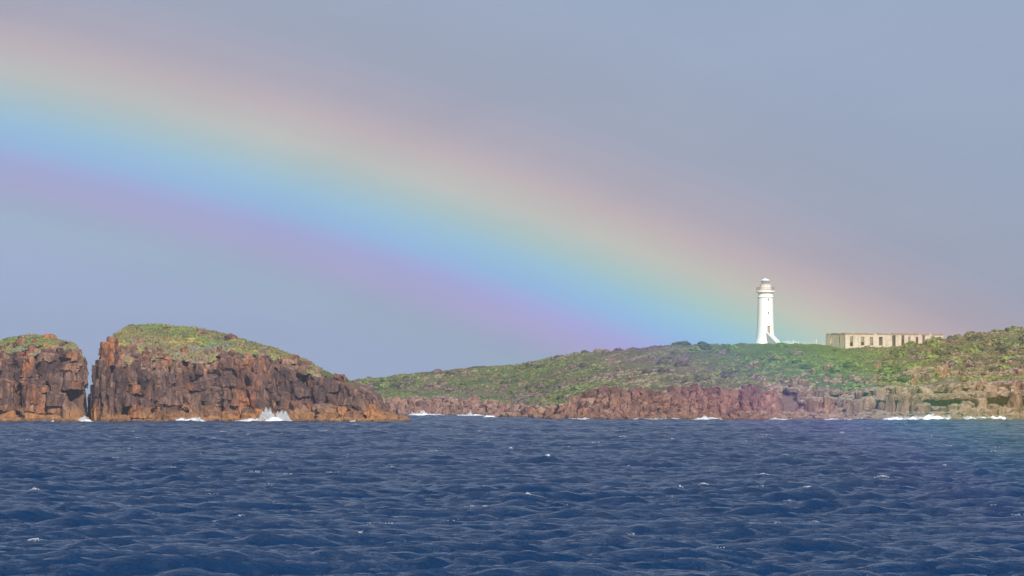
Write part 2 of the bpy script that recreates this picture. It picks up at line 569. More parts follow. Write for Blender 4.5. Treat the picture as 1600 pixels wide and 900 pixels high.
# ------------------------------------------------------------------ sea
def make_sea():
    Nn, L = 1024, 190.0
    kk = np.fft.fftfreq(Nn, L / Nn) * 2 * np.pi
    kx, ky = np.meshgrid(kk, kk, indexing='ij')
    K = np.hypot(kx, ky)
    K[0, 0] = 1e-6
    r = np.random.default_rng(5)
    wd = np.array([0.22, -0.975])
    lp = 8.0                                    # wavelength of the wind sea
    kp = 2 * np.pi / lp
    c = (kx * wd[0] + ky * wd[1]) / K
    P = np.exp(-0.75 * (kp / K) ** 2) / K ** 3.25 * (0.02 + np.clip(c, 0, 1) ** 7) * np.exp(-(K * 0.042) ** 2)
    P[K < kp * 0.35] = 0
    h = (r.normal(size=K.shape) + 1j * r.normal(size=K.shape)) * np.sqrt(P)
    z = np.fft.ifft2(h).real
    s = 1.0 / z.std()
    z = z * s
    dx = np.fft.ifft2(-1j * kx / K * h).real * s
    dy = np.fft.ifft2(-1j * ky / K * h).real * s

    def samp(a, x, y):
        fx, fy = (x / L * Nn) % Nn, (y / L * Nn) % Nn
        i, j = np.floor(fx).astype(int), np.floor(fy).astype(int)
        u, v = fx - i, fy - j
        i, j = i % Nn, j % Nn
        i2, j2 = (i + 1) % Nn, (j + 1) % Nn
        return a[i, j] * (1 - u) * (1 - v) + a[i2, j] * u * (1 - v) + a[i, j2] * (1 - u) * v + a[i2, j2] * u * v

    ys = [-400, -200, -80, 0, 50, 90, 115]
    y = 130.0
    while y < 1750:
        ys.append(y)
        y += 0.24 + 0.0011 * max(0, y - 150)
    ys += [1800, 1900, 2050, 2300, 2600, 3000]
    ys = np.array(ys, dtype=float)
    inner = np.linspace(-0.122, 0.122, 281)
    step = []
    u, du = 0.122, 0.0014
    while u < 2.2:
        du *= 1.22
        u += du
        step.append(u)
    us = np.concatenate([-np.array(step)[::-1], inner, np.array(step)])
    w = np.maximum(ys, 130.0)
    w = np.where(ys > 1300, 1300.0, w)
    X = w[:, None] * us[None, :]
    Y = np.repeat(ys[:, None], len(us), 1)
    X = np.clip(X, -2800, 2800)
    th = 0.42
    ct, st = math.cos(th), math.sin(th)
    x1, y1 = X, Y
    x2, y2 = (X * ct + Y * st) * 0.71 + 31, (-X * st + Y * ct) * 0.71 + 77
    A1, A2 = 0.125, 0.10
    fade = np.clip((ys - 110) / 25, 0, 1) * np.clip((1760 - ys) / 40, 0, 1)
    fade = fade[:, None] * (np.abs(us) < 0.3)[None, :]
    # gusts: patches of rougher and calmer water
    g = fbm(np.stack([X.ravel() / 30, Y.ravel() / 70, np.zeros(X.size)], 1), 3, 3).reshape(X.shape)
    gust = 1.0 + 0.6 * g
    z1, z2 = samp(z, x1, y1), samp(z, x2, y2)
    Z = (A1 * z1 + A2 * z2) * fade * gust
    ch = 0.65
    d1x, d1y = samp(dx, x1, y1), samp(dy, x1, y1)
    d2x, d2y = samp(dx, x2, y2), samp(dy, x2, y2)
    DX = ch * (A1 * d1x + A2 * (d2x * ct - d2y * st)) * fade * gust
    DY = ch * (A1 * d1y + A2 * (d2x * st + d2y * ct)) * fade * gust
    # swell
    Z = Z + 0.10 * np.sin(0.16 * (Y * 0.95 + X * 0.3) + 2 * g) * fade
    # white caps: only where a gust meets a high steep crest
    crest = (z1 * A1 + z2 * A2) / math.hypot(A1, A2)
    patch = fbm(np.stack([X.ravel() / 1.6 + 9, Y.ravel() / 3, np.zeros(X.size)], 1), 8, 2).reshape(X.shape)
    foam = np.clip((crest - 3.5) * 1.6, 0, 1) * np.clip((patch - 0.2) * 6, 0, 1) * fade
    V = np.stack([X + DX, Y + DY, Z], -1).reshape(-1, 3)
    nr, nc = X.shape
    a = np.arange(nr * nc).reshape(nr, nc)
    f = np.stack([a[:-1, :-1], a[:-1, 1:], a[1:, 1:], a[1:, :-1]], -1).reshape(-1, 4)
    print('sea', nr, nc)
    o = mesh_np('sea', V, f, M['sea'], smooth=True, attr={'foam': foam.ravel()}, kind='structure')
    o['label'] = 'choppy dark blue sea with small whitecaps'
    return V


SEA = make_sea()


# ------------------------------------------------------------------ land
class Land:
    """terrain given by section lines: for a bearing (photo column x) a list of (distance, height)"""
    def __init__(s, secs, seed):
        s.xs = np.array([q[0] for q in secs], float)
        s.Y = np.array([[p[0] for p in q[1]] for q in secs], float)
        s.Z = np.array([[p[1] for p in q[1]] for q in secs], float)
        s.seed = seed

    def knots(s, px):
        px = np.atleast_1d(px)
        n = s.Y.shape[1]
        return (np.stack([np.interp(px, s.xs, s.Y[:, i]) for i in range(n)], 1),
                np.stack([np.interp(px, s.xs, s.Z[:, i]) for i in range(n)], 1))

    def height_px(s, px, Yd):
        ky, kz = s.knots(px)
        r = kz[:, 0].copy()
        for i in range(ky.shape[1] - 1):
            t = np.clip((Yd - ky[:, i]) / np.maximum(ky[:, i + 1] - ky[:, i], 1e-3), 0, 1)
            r = np.where(Yd >= ky[:, i], kz[:, i] + (kz[:, i + 1] - kz[:, i]) * t, r)
        return r

    def height(s, X, Y):
        X, Y = np.atleast_1d(np.asarray(X, float)), np.atleast_1d(np.asarray(Y, float))
        return s.height_px(X / Y * F + 800, Y)


def zz(Y, py):
    return H + (HOR - py) / F * Y


def sections(rows, back, deep=1.0):
    out = []
    for r in rows:
        x, y0 = r[0], r[1]
        kn = [(y0 - 6, -3.0), (y0, -0.3)]
        for (Y, py) in r[2]:
            Y = y0 + (Y - y0) * deep
            kn.append((Y, zz(Y, py)))
        kn += back(kn[-1])
        out.append((x, kn))
    return out


islB = Land(sections([
    (140.5, 1151, [(1152.5, 661), (1154, 661), (1166, 661)]),
    (142, 1151, [(1152.5, 648), (1154, 634), (1166, 622)]),
    (146, 1151, [(1152.5, 645), (1155, 606), (1166, 596)]),
    (151, 1151, [(1153, 640), (1156, 576), (1166, 566)]),
    (155, 1151, [(1153, 636), (1157, 564), (1168, 553)]),
    (157, 1151, [(1153, 636), (1157, 560), (1170, 536)]),
    (170, 1151, [(1153, 640), (1158, 562), (1172, 532)]),
    (185, 1151, [(1153, 645), (1158, 566), (1175, 519)]),
    (200, 1151, [(1153, 645), (1158, 570), (1178, 510)]),
    (215, 1150, [(1153, 645), (1158, 572), (1180, 507)]),
    (250, 1150, [(1154, 645), (1160, 586), (1182, 507)]),
    (300, 1150, [(1155, 643), (1161, 588), (1182, 512)]),
    (350, 1149, [(1156, 640), (1162, 567), (1182, 522)]),
    (400, 1149, [(1157, 630), (1163, 563), (1180, 536)]),
    (450, 1149, [(1157, 632), (1163, 572), (1178, 552)]),
    (480, 1149, [(1157, 638), (1162, 580), (1176, 563)]),
    (492, 1149, [(1157, 640), (1162, 586), (1175, 571)]),
    (530, 1149, [(1156, 640), (1161, 598), (1170, 589)]),
    (550, 1149, [(1156, 641), (1161, 603), (1168, 596)]),
    (570, 1149, [(1155, 643), (1160, 614), (1166, 607)]),
    (588, 1149, [(1154, 647), (1158, 630), (1163, 626)]),
    (610, 1149, [(1153, 650), (1157, 641), (1162, 637)]),
    (630, 1149, [(1152, 655), (1156, 650), (1160, 648)]),
    (641, 1149, [(1152, 661), (1156, 660), (1160, 660)]),
], lambda q: [(q[0] + 8, q[1] - 1.5), (q[0] + 24, q[1] * 0.35 - 1), (q[0] + 34, -3.0)], 1.6), 1)

islA = Land(sections([
    (-190, 1156, [(1160, 661), (1166, 661), (1180, 661)]),
    (-150, 1154, [(1158, 645), (1164, 600), (1180, 575)]),
    (-60, 1153, [(1158, 642), (1164, 582), (1184, 540)]),
    (0, 1152, [(1158, 642), (1164, 576), (1185, 531)]),
    (25, 1152, [(1158, 642), (1163, 566), (1184, 526)]),
    (50, 1152, [(1157, 642), (1162, 558), (1182, 524)]),
    (75, 1152, [(1157, 642), (1162, 550), (1179, 526)]),
    (97, 1152, [(1157, 642), (1161, 552), (1175, 534)]),
    (115, 1152, [(1156, 642), (1160, 556), (1170, 538)]),
    (123, 1152, [(1155, 642), (1159, 562), (1166, 551)]),
    (131, 1152, [(1155, 642), (1158, 576), (1164, 567)]),
    (135, 1152, [(1154, 644), (1157, 592), (1162, 582)]),
    (137.5, 1153, [(1155, 661), (1157, 661), (1162, 661)]),
], lambda q: [(q[0] + 8, q[1] - 1.5), (q[0] + 24, q[1] * 0.35 - 1), (q[0] + 34, -3.0)], 1.6), 2)

main = Land(sections([
    (440, 1570, [(1582, 655), (1590, 655), (1620, 655), (1690, 650)]),
    (490, 1555, [(1568, 640), (1580, 632), (1620, 620), (1700, 604)]),
    (560, 1545, [(1558, 629), (1570, 622), (1610, 608), (1705, 594.5)]),
    (600, 1545, [(1558, 628), (1570, 621), (1610, 606), (1705, 590)]),
    (650, 1545, [(1557, 629), (1570, 620), (1610, 605), (1705, 584.5)]),
    (700, 1545, [(1557, 628), (1570, 620), (1610, 604), (1705, 580)]),
    (750, 1540, [(1552, 629), (1570, 622), (1610, 606), (1705, 574)]),
    (800, 1530, [(1541, 633), (1565, 624), (1605, 608), (1700, 570)]),
    (825, 1420, [(1432, 641), (1460, 636), (1580, 612), (1695, 567)]),
    (850, 1330, [(1342, 643), (1370, 639), (1500, 622), (1690, 563)]),
    (875, 1290, [(1302, 638), (1330, 636), (1460, 619), (1680, 558.5)]),
    (900, 1272, [(1286, 620), (1320, 626), (1450, 613), (1670, 554)]),
    (930, 1262, [(1282, 608), (1320, 620), (1450, 606), (1665, 552)]),
    (960, 1260, [(1282, 605), (1320, 618), (1450, 602), (1660, 550)]),
    (1000, 1260, [(1282, 608), (1320, 618), (1450, 598), (1655, 547)]),
    (1030, 1260, [(1282, 614), (1320, 620), (1450, 597), (1650, 542)]),
    (1070, 1260, [(1284, 605), (1320, 616), (1450, 595), (1650, 539.5)]),
    (1110, 1260, [(1284, 609), (1320, 614), (1450, 590), (1650, 538.5)]),
    (1150, 1258, [(1280, 611), (1330, 606), (1450, 584), (1650, 538)]),
    (1185, 1255, [(1276, 607), (1330, 600), (1450, 578), (1650, 538)]),
    (1196, 1255, [(1277, 616), (1325, 602), (1450, 576), (1650, 538)]),
    (1203, 1253, [(1278, 638), (1318, 604), (1440, 575), (1650, 538)]),
    (1230, 1250, [(1276, 641), (1310, 606), (1430, 574), (1650, 538.5)]),
    (1270, 1246, [(1274, 642), (1297, 609), (1420, 573), (1650, 539.5)]),
    (1320, 1240, [(1270, 643), (1287, 611), (1400, 573), (1630, 545)]),
    (1380, 1236, [(1266, 642), (1280, 607), (1390, 571), (1600, 546)]),
    (1430, 1232, [(1262, 641), (1275, 605), (1380, 566), (1580, 540)]),
    (1475, 1230, [(1260, 640), (1272, 603), (1370, 560), (1560, 531)]),
    (1530, 1228, [(1258, 638), (1270, 599), (1360, 556), (1550, 522.5)]),
    (1575, 1226, [(1256, 638), (1268, 597), (1355, 553), (1550, 517)]),
    (1610, 1226, [(1256, 638), (1268, 597), (1355, 553), (1550, 518)]),
    (1750, 1228, [(1258, 640), (1272, 602), (1365, 560), (1560, 524)]),
    (1950, 1240, [(1270, 645), (1285, 615), (1380, 575), (1580, 545)]),
    (2100, 1270, [(1300, 655), (1320, 650), (1400, 630), (1600, 600)]),
], lambda q: [(q[0] + 90, q[1] - 0.5), (q[0] + 230, 2.0), (q[0] + 300, -3.0)]), 3)


def terrain(name, land, x0, x1, nx, depths, mat, lump, drop, rocky_of, label, back=4.0, ends=None):
    """one terrain sheet; depths: how many steps between the section knots"""
    px = np.linspace(x0, x1, nx)
    ky, kz = land.knots(px)
    rows = []
    for i, n in enumerate(depths):
        for j in range(n):
            t = j / n
            rows.append(ky[:, i] + (ky[:, i + 1] - ky[:, i]) * t)
    rows.append(ky[:, -1])
    Y = np.stack(rows, 0)
    PX = np.repeat(px[None, :], len(rows), 0)
    rocky = rocky_of(PX, Y, land)
    ef = np.interp(PX, *ends) if ends else 1.0
    Z = ef * land.height_px(PX.ravel(), (Y - back * np.clip(rocky * 1.3, 0, 1)).ravel()).reshape(Y.shape)
    X = (PX - 800) / F * Y
    P = np.stack([X.ravel(), Y.ravel(), Z.ravel()], 1)
    n1 = fbm(P * np.array([0.16, 0.16, 0.0]) + 3, 5, 3).reshape(Y.shape)
    n2 = fbm(P * np.array([0.7, 0.7, 0.7]) + 3, 9, 3).reshape(Y.shape)
    Z = Z + (lump * (0.7 * n1 + 0.45 * n2)) * np.clip(Z / 4, 0.1, 1)
    Z = Z - drop * np.clip(rocky, 0, 1)
    V = np.stack([X, Y, Z], -1).reshape(-1, 3)
    nr, nc = Y.shape
    a = np.arange(nr * nc).reshape(nr, nc)
    f = np.stack([a[:-1, :-1], a[:-1, 1:], a[1:, 1:], a[1:, :-1]], -1).reshape(-1, 4)
    o = mesh_np(name, V, f, mat, smooth=True, attr={'rocky': rocky.ravel()}, kind='structure')
    o['label'] = label
    return o


def rocky_island(PX, Y, land):
    ky, kz = land.knots(PX.ravel())
    d = (Y.ravel() - ky[:, 3]) / np.maximum(ky[:, 4] - ky[:, 3], 1)
    return np.maximum(np.clip(1.35 - d * 1.9, 0, 1), np.clip((9.5 - kz[:, 4]) / 2, 0, 1)).reshape(Y.shape)


def rocky_main(PX, Y, land):
    ky, kz = land.knots(PX.ravel())
    y, x = Y.ravel(), PX.ravel()
    edge = np.where(x < 1200, ky[:, 2], ky[:, 3])
    edge = edge + np.interp(x, [560, 830, 880, 1190, 1220, 1300, 1450, 1600], [14, 6, 8, 10, 35, 25, 20, 12])
    return np.clip(0.5 + (edge - y) / 14, 0, 1).reshape(Y.shape)


island_a = terrain('island', islA, -190, 137.5, 330, (3, 8, 16, 40, 8, 8, 3), M['veg_isl'], 0.5, 0.7, rocky_island,
                   'rounded red brown rock island cut off by the left edge of the picture', 4.0, ([105, 125, 137], [1, 0.85, 0.5]))
island_b = terrain('island', islB, 140.5, 641, 520, (3, 8, 16, 40, 8, 8, 3), M['veg_isl'], 0.5, 0.7, rocky_island,
                   'domed island of dark red columns with a green cap', 4.0, ([141, 158, 185, 200], [0.35, 0.6, 0.93, 1]))
headland = terrain('headland', main, 440, 2100, 760, (3, 14, 24, 60, 110, 14, 8, 3), [M['veg_main']], 1.1, 0.6, rocky_main,
                   'long heath covered headland carrying the lighthouse')


# ------------------------------------------------------------------ rock blocks
def clip_poly(poly, a, b, c):
    """keep a x + b y <= c"""
    out = []
    n = len(poly)
    for i in range(n):
        p, q = poly[i], poly[(i + 1) % n]
        dp, dq = a * p[0] + b * p[1] - c, a * q[0] + b * q[1] - c
        if dp <= 0:
            out.append(p)
        if dp * dq < 0:
            t = dp / (dp - dq)
            out.append((p[0] + (q[0] - p[0]) * t, p[1] + (q[1] - p[1]) * t))
    return out


def cells(pts, gap, reach):
    pts = np.asarray(pts)
    res = []
    for i, p in enumerate(pts):
        d = pts - p
        r = np.hypot(d[:, 0], d[:, 1])
        nb = np.where((r > 1e-6) & (r < reach * 2.4))[0]
        nb = nb[np.argsort(r[nb])][:16]
        R = reach
        poly = [(p[0] + R * math.cos(t), p[1] + R * math.sin(t)) for t in np.linspace(0, 2 * math.pi, 9)[:-1]]
        for j in nb:
            nx, ny = d[j] / r[j]
            poly = clip_poly(poly, nx, ny, nx * p[0] + ny * p[1] + r[j] / 2 - gap)
            if len(poly) < 3:
                break
        res.append(poly if len(poly) >= 3 else None)
    return res


BLOCKS = []      # (parent key, verts, faces, material, visible size)


def block(key, poly, z0, z1, mat, amp=0.16, taper=0.06, tilt=(0, 0), lean=(0, 0), step=0.85, seed=0, rnd=0.25, chip=1.9, shear=0.0):
    """a weathered joint block: an uneven prism on a plan polygon"""
    poly = np.array(poly)
    tilt = np.clip(tilt, -0.5, 0.5)
    c = poly.mean(0)
    per = []
    n = len(poly)
    for i in range(n):
        a, b = poly[i], poly[(i + 1) % n]
        m = max(1, int(np.hypot(*(b - a)) / step + 0.5))
        for j in range(m):
            t = j / m
            q = a + (b - a) * t
            if j == 0:      # worn corner
                q = q + (c - q) * (rnd * 0.35)
            per.append(q)
    per = np.array(per)
    n = len(per)
    if n < 4:
        return
    h = z1 - z0
    if h < 0.3:
        return
    nz = max(2, int(h / step + 0.5))
    V, Fc = [], []
    zs = np.linspace(0, 1, nz + 1)
    zs = np.append(zs[:-1], [1 - 0.22 / max(h, 0.8), 1.0])
    zs = np.sort(zs)
    led = 1.0
    for j, t in enumerate(zs):
        s = 1 - taper * t
        if j == len(zs) - 1:
            s *= 1 - rnd * 0.55
        if 0 < j < len(zs) - 2 and rng.random() < 0.3:
            led = 1 - 0.09 * rng.random()
        s *= led
        q = c + (per - c) * s
        zt = z0 + h * t + ((q - c) @ np.array(tilt)) * t
        off = np.array(lean) * t
        V.append(np.column_stack([q + off, zt]))
    V.append(np.array([[c[0] + lean[0], c[1] + lean[1], z1 + 0.12]]))
    nr = len(zs)
    for j in range(nr - 1):
        for i in range(n):
            i2 = (i + 1) % n
            Fc.append([j * n + i, j * n + i2, (j + 1) * n + i2, (j + 1) * n + i])
    for i in range(n):
        Fc.append([(nr - 1) * n + i, (nr - 1) * n + (i + 1) % n, nr * n])
    V = np.concatenate(V)
    nn = np.stack([fbm(V * 0.55 + 13.1 * k_ + seed * 0.37, 21 + k_, 3, 0.55) for k_ in range(3)], 1)
    n3 = np.stack([vnoise(V * 1.7 + 7.3 * k_, 41 + k_) for k_ in range(3)], 1)
    V = V + nn * amp * 1.3 + n3 * amp * 0.6 + chunk(V * np.array([0.55, 0.55, 0.38]) + seed, 3) * np.array([1, 1, 0.35]) * amp * chip + chunk(V * np.array([1.1, 1.1, 0.8]) + seed, 5) * amp * chip * 0.5
    V[:, 0] += shear * V[:, 2]
    w = per.max(0) - per.min(0)
    BLOCKS.append((key, V, Fc, mat, float(np.hypot(*w) * min(h, 8))))


def scatter(x0, x1, y0f, y1f, sp, jit=0.38):
    """jittered seeds in plan between two shore-parallel curves y0f(px), y1f(px)"""
    pts = []
    Yr = 0.5 * (y0f((x0 + x1) / 2) + y1f((x0 + x1) / 2))
    dpx = sp * F / Yr
    px = x0
    row = 0
    while px < x1:
        ya, yb = y0f(px), y1f(px)
        y = ya + sp * (0.5 if row % 2 else 0.05)
        while y < yb:
            jx, jy = rng.uniform(-jit, jit, 2) * sp
            pts.append(((px - 800) / F * y + jx, y + jy))
            y += sp * rng.uniform(0.85, 1.2)
        px += dpx
        row += 1
    return pts


def island_blocks(key, land, x0, x1, sp, mat, lo=None, hi=None):
    ya = lambda px: float(land.knots(px)[0][0, 1]) - 0.6
    yb = lambda px: float(land.knots(px)[0][0, 3]) + 11
    pts = [p for p in scatter(x0, x1, ya, yb, sp, 0.48) if rng.random() < 0.84]
    polys = cells(pts, 0.09, sp * 1.45)
    for (x, y), poly in zip(pts, polys):
        if poly is None:
            continue
        px = x / y * F + 800
        if lo:
            poly = clip_poly(poly, -1, 0, -(lo - 800) / F * y)
        if hi:
            poly = clip_poly(poly, 1, 0, (hi - 800) / F * y)
        if len(poly) < 3:
            continue
        if hi and px > hi - 40:
            px = min(hi - 1.0, 0.25 * px + 0.75 * (max(q[0] for q in poly) / y * F + 800))
        ky, kz = land.knots(px)
        ky, kz = ky[0], kz[0]
        top = float(land.height_px(np.array([px]), np.array([y]))[0])
        pc = np.array(poly)
        ctr = pc.mean(0)
        if y < ky[2] - 0.6:                       # wave-worn apron
            block(key, poly, -1.2, max(0.5, top * rng.uniform(0.8, 1.15)), mat, 0.20, 0.10, rng.normal(0, 0.15, 2), (0, 0), 0.8, rng.uniform(0, 99), 0.6)
            continue
        f = (y - ky[2]) / (ky[3] - ky[2])
        if f < 1.05:                              # the cliff: tall joint columns in uneven tiers
            tier = fbm(np.array([[x * 0.11, land.seed * 7.0, 0.0]]), 61, 3)[0]
            g = min(1.02, max(0.12, f * 0.95 + 0.18 + 0.5 * tier + rng.choice([-0.14, 0, 0, 0.14]) + rng.normal(0, 0.04)))
            top = kz[2] + (kz[3] - kz[2]) * g
            z, lean = -1.0, rng.normal(0, 0.3, 2)
        else:
            if f > 1.25 and rng.random() < (0.5 if px < 235 or px > 380 else 0.82):
                continue
            top += rng.normal(0.1, 0.55)
            z, lean = max(-1.0, top - 6), rng.normal(0, 0.15, 2)
        top = max(top, 0.8)
        shear = float(np.interp(px, [0, 150, 260, 420, 600], [-0.02, 0.0, -0.05, -0.16, -0.2])) + rng.normal(0, 0.035)
        n_cut = rng.integers(1, 5) if top - z > 5 else 0
        lv = [z, *(np.sort(rng.uniform(0.18, 0.9, n_cut)) * (top - z) + z), top]
        for i in range(len(lv) - 1):
            if lv[i + 1] - lv[i] < 1.2 and i < len(lv) - 2:
                lv[i + 1] = lv[i]
                continue
            sc_ = rng.uniform(0.84, 1.05)
            sh = rng.normal(0, 0.3, 2) if i else np.zeros(2)
            last = i == len(lv) - 2
            if lv[i + 1] > 0.75 * kz[3]:
                sh[1] += 0.5
            block(key, ctr + (pc - ctr) * sc_ + sh, lv[i] - (0.25 if i else 0), lv[i + 1], mat, 0.14, 0.14 if last else 0.05,
                  rng.normal(0, 0.4, 2) if last else rng.normal(0, 0.16, 2), lean * (0.5 if last else 0.3), 0.55, rng.uniform(0, 99), 0.15, 2.6, shear)


island_blocks('a', islA, -70, 129, 3.3, M['island'], None, 136.5)
island_blocks('b', islB, 160, 640, 3.3, M['island'], 157, 643)
# the square tower and lower steps at the island's left end, beside the gap
for (xa, xb, Yc, dp, pt, pb) in ((157, 170, 1159, 6, 535, 575), (168, 184, 1163, 6, 529, 570), (151, 161, 1156.5, 5, 563, 664), (158, 170, 1154.5, 4, 575, 664),(145.5, 152, 1155, 5, 572, 664),
                             (143.5, 147.5, 1158, 6, 602, 664), (147, 154, 1152.3, 3, 606, 664), (138, 150, 1172, 9, 619, 664), (168, 180, 1154, 4, 600, 664), (180, 192, 1155, 5, 572, 664)):
    xa_, xb_ = (xa - 800) / F * Yc, (xb - 800) / F * Yc
    cc = 0.18 * (xb_ - xa_)
    q = [(xa_ + cc, Yc - dp / 2), (xb_ - cc, Yc - dp / 2 - 0.2), (xb_, Yc - dp / 4), (xb_, Yc + dp / 2), (xa_, Yc + dp / 2), (xa_, Yc - dp / 4)]
    block('b', q, max(-1.2, zz(Yc, pb)), zz(Yc, pt), M['island'], 0.13, 0.04, rng.normal(0, 0.12, 2), (0, 0), 0.5, rng.uniform(0, 99), 0.12, 2.2)


def main_blocks():
    K = lambda px: main.knots(px)
    # bay: low pale cliff
    pts = scatter(545, 835, lambda p: float(K(p)[0][0, 1]) - 0.5, lambda p: float(K(p)[0][0, 2]) + 6, 2.7)
    for (x, y), poly in zip(pts, cells(pts, 0.05, 3.0)):
        if poly is None:
            continue
        top = float(main.height(x, y)[0]) + rng.normal(0, 0.55)
        block('h', poly, -1, max(0.5, top), M['bay'], 0.2, 0.08, rng.normal(0, 0.3, 2), rng.normal(0, 0.2, 2), 0.9, rng.uniform(0, 99), 0.4)
    # red promontory
    pts = scatter(835, 1203, lambda p: float(K(p)[0][0, 1]) - 0.8, lambda p: float(K(p)[0][0, 2]) + 7, 2.5)
    for (x, y), poly in zip(pts, cells(pts, 0.11, 2.8)):
        if poly is None:
            continue
        t = float(main.height(x, y)[0])
        top = max(0.5, t * rng.uniform(0.86, 1.07) + rng.normal(0, 0.25))
        cut = top * rng.uniform(0.35, 0.7)
        if top > 4 and rng.random() < 0.6:
            pc = np.array(poly)
            block('h', pc, -1, cut, M['red'], 0.2, 0.04, (0, 0), (0, 0), 0.6, rng.uniform(0, 99), 0.25, 2.0)
            block('h', pc + rng.normal(0, 0.35, 2), cut - 0.3, top, M['red'], 0.15, 0.10, rng.normal(0, 0.5, 2), (0, 0), 0.6, rng.uniform(0, 99), 0.12, 2.4)
        else:
            block('h', poly, -1, top, M['red'], 0.15, 0.10, rng.normal(0, 0.45, 2), rng.normal(0, 0.3, 2), 0.6, rng.uniform(0, 99), 0.12, 2.4)
    # right: wave-cut ledge of broad slabs
    pts = scatter(1196, 1680, lambda p: float(K(p)[0][0, 1]) - 0.8, lambda p: float(K(p)[0][0, 2]) + 1.5, 4.6)
    for (x, y), poly in zip(pts, cells(pts, 0.05, 5.2)):
        if poly is None:
            continue
        t = float(main.height(x, y)[0])
        block('h', poly, -1, max(0.35, t + rng.normal(0, 0.25)), M['ledge'], 0.22, 0.05, (rng.normal(0, 0.03), 0.06 + rng.normal(0, 0.03)), (0, 0), 1.1, rng.uniform(0, 99), 0.5)
    # cliff columns behind the ledge, under the cap beds
    pts = scatter(1200, 1680, lambda p: float(K(p)[0][0, 2]) + 0.6, lambda p: float(K(p)[0][0, 3]) + 4, 2.8, 0.5)
    for (x, y), poly in zip(pts, cells(pts, 0.07, 3.4)):
        if poly is None:
            continue
        nz_ = fbm(np.array([[x * 0.16, 3.0, 0.0]]), 33, 2)[0] + (0.3 if x / y * F + 800 < 1275 else 0)
        px = x / y * F + 800
        ky, kz = K(px)
        f = (y - ky[0, 2]) / (ky[0, 3] - ky[0, 2])
        t = kz[0, 2] + (kz[0, 3] - kz[0, 2]) * (0.62 + 0.38 * min(1, max(0, f)))
        top = t + rng.normal(0, 0.35)
        if f < 0.5:
            if rng.random() < 0.5 + 1.2 * nz_:
                continue
            top = kz[0, 2] + (kz[0, 3] - kz[0, 2]) * rng.uniform(0.1, 0.7)
        elif f < 0.85 and rng.random() < 0.35 + 0.8 * nz_:
            continue
        block('h', poly, kz[0, 2] - 1.5, top, M['ledge'], 0.2, 0.08, rng.normal(0, 0.25, 2), rng.normal(0, 0.15, 2), 0.8, rng.uniform(0, 99), 0.35)
    # overhanging cap beds
    for px0 in np.arange(1206, 1660, 15):
        px = px0 + rng.uniform(-4, 4)
        ky, kz = K(px)
        for tier, fr in ((0, 0.60), (1, 0.98)):
            if rng.random() < 0.2:
                continue
            y = ky[0, 2] + (ky[0, 3] - ky[0, 2]) * (0.42 + 0.5 * tier) + rng.normal(0, 0.5)
            x = (px - 800) / F * y
            z = kz[0, 2] + (kz[0, 3] - kz[0, 2]) * fr
            a, b = rng.uniform(1.4, 3.6), rng.uniform(2.0, 3.4)
            ang = rng.normal(0, 0.2)
            q = [(x + a * math.cos(ang + t) * rng.uniform(0.85, 1.2), y + b * math.sin(ang + t) * rng.uniform(0.8, 1.1)) for t in np.linspace(0, 2 * math.pi, 8)[:-1]]
            block('h', q, z - rng.uniform(0.7, 1.3), z + rng.uniform(0.0, 0.4), M['ledge'], 0.18, 0.08, (0.16 + rng.normal(0, 0.08), rng.normal(0.1, 0.1)), (0, 0), 0.7, rng.uniform(0, 99), 0.4)
    # outcrops and boulders breaking through the heath
    spots = []
    for _ in range(60):
        px = rng.uniform(1130, 1420)
        spots.append((px, np.interp(px, [1130, 1200, 1300, 1420], [1350, 1345, 1320, 1300]) + rng.exponential(22), rng.uniform(0.7, 1.7)))
    for _ in range(60):
        spots.append((rng.uniform(1420, 1640), 1290 + rng.exponential(18), rng.uniform(0.6, 1.5)))
    for _ in range(26):
        spots.append((1450 + rng.normal(0, 14), 1308 + rng.normal(0, 7), rng.uniform(1.3, 2.3)))
    for _ in range(40):
        px = rng.uniform(600, 1000)
        spots.append((px, rng.uniform(1600, 1640) if px < 820 else rng.uniform(1400, 1560), rng.uniform(0.5, 1.1)))
    for px, y, r in spots:
        x = (px - 800) / F * y
        z = float(main.height(x, y)[0])
        ang = rng.uniform(0, 6)
        q = [(x + r * 1.2 * math.cos(ang + t) * rng.uniform(0.75, 1.25), y + r * math.sin(ang + t) * rng.uniform(0.75, 1.25)) for t in np.linspace(0, 2 * math.pi, 7)[:-1]]
        block('h', q, z - 1.0, z + r * rng.uniform(0.3, 1.1), M['ledge'], 0.22, 0.18, (rng.normal(0.35, 0.2), rng.normal(0.15, 0.2)), (0, 0), 0.6, rng.uniform(0, 99), 0.6)


main_blocks()


def slope_boulders(key, land, x0, x1, n):
    for _ in range(n):
        px = rng.uniform(x0, x1)
        ky, kz = land.knots(px)
        y = ky[0, 3] + (ky[0, 4] - ky[0, 3]) * min(0.95, rng.exponential(0.33))
        x = (px - 800) / F * y
        z = float(land.height(x, y)[0])
        r = rng.uniform(0.4, 1.3)
        ang = rng.uniform(0, 6)
        q = [(x + r * 1.15 * math.cos(ang + t) * rng.uniform(0.75, 1.25), y + r * math.sin(ang + t) * rng.uniform(0.75, 1.25)) for t in np.linspace(0, 2 * math.pi, 7)[:-1]]
        block(key, q, z - 1.0, z + r * rng.uniform(0.4, 1.1), M['island'], 0.14, 0.15, rng.normal(0.0, 0.25, 2), (0, 0), 0.45, rng.uniform(0, 99), 0.35, 2.2)


slope_boulders('a', islA, -60, 130, 60)
slope_boulders('b', islB, 175, 480, 110)
slope_boulders('b', islB, 165, 260, 40)


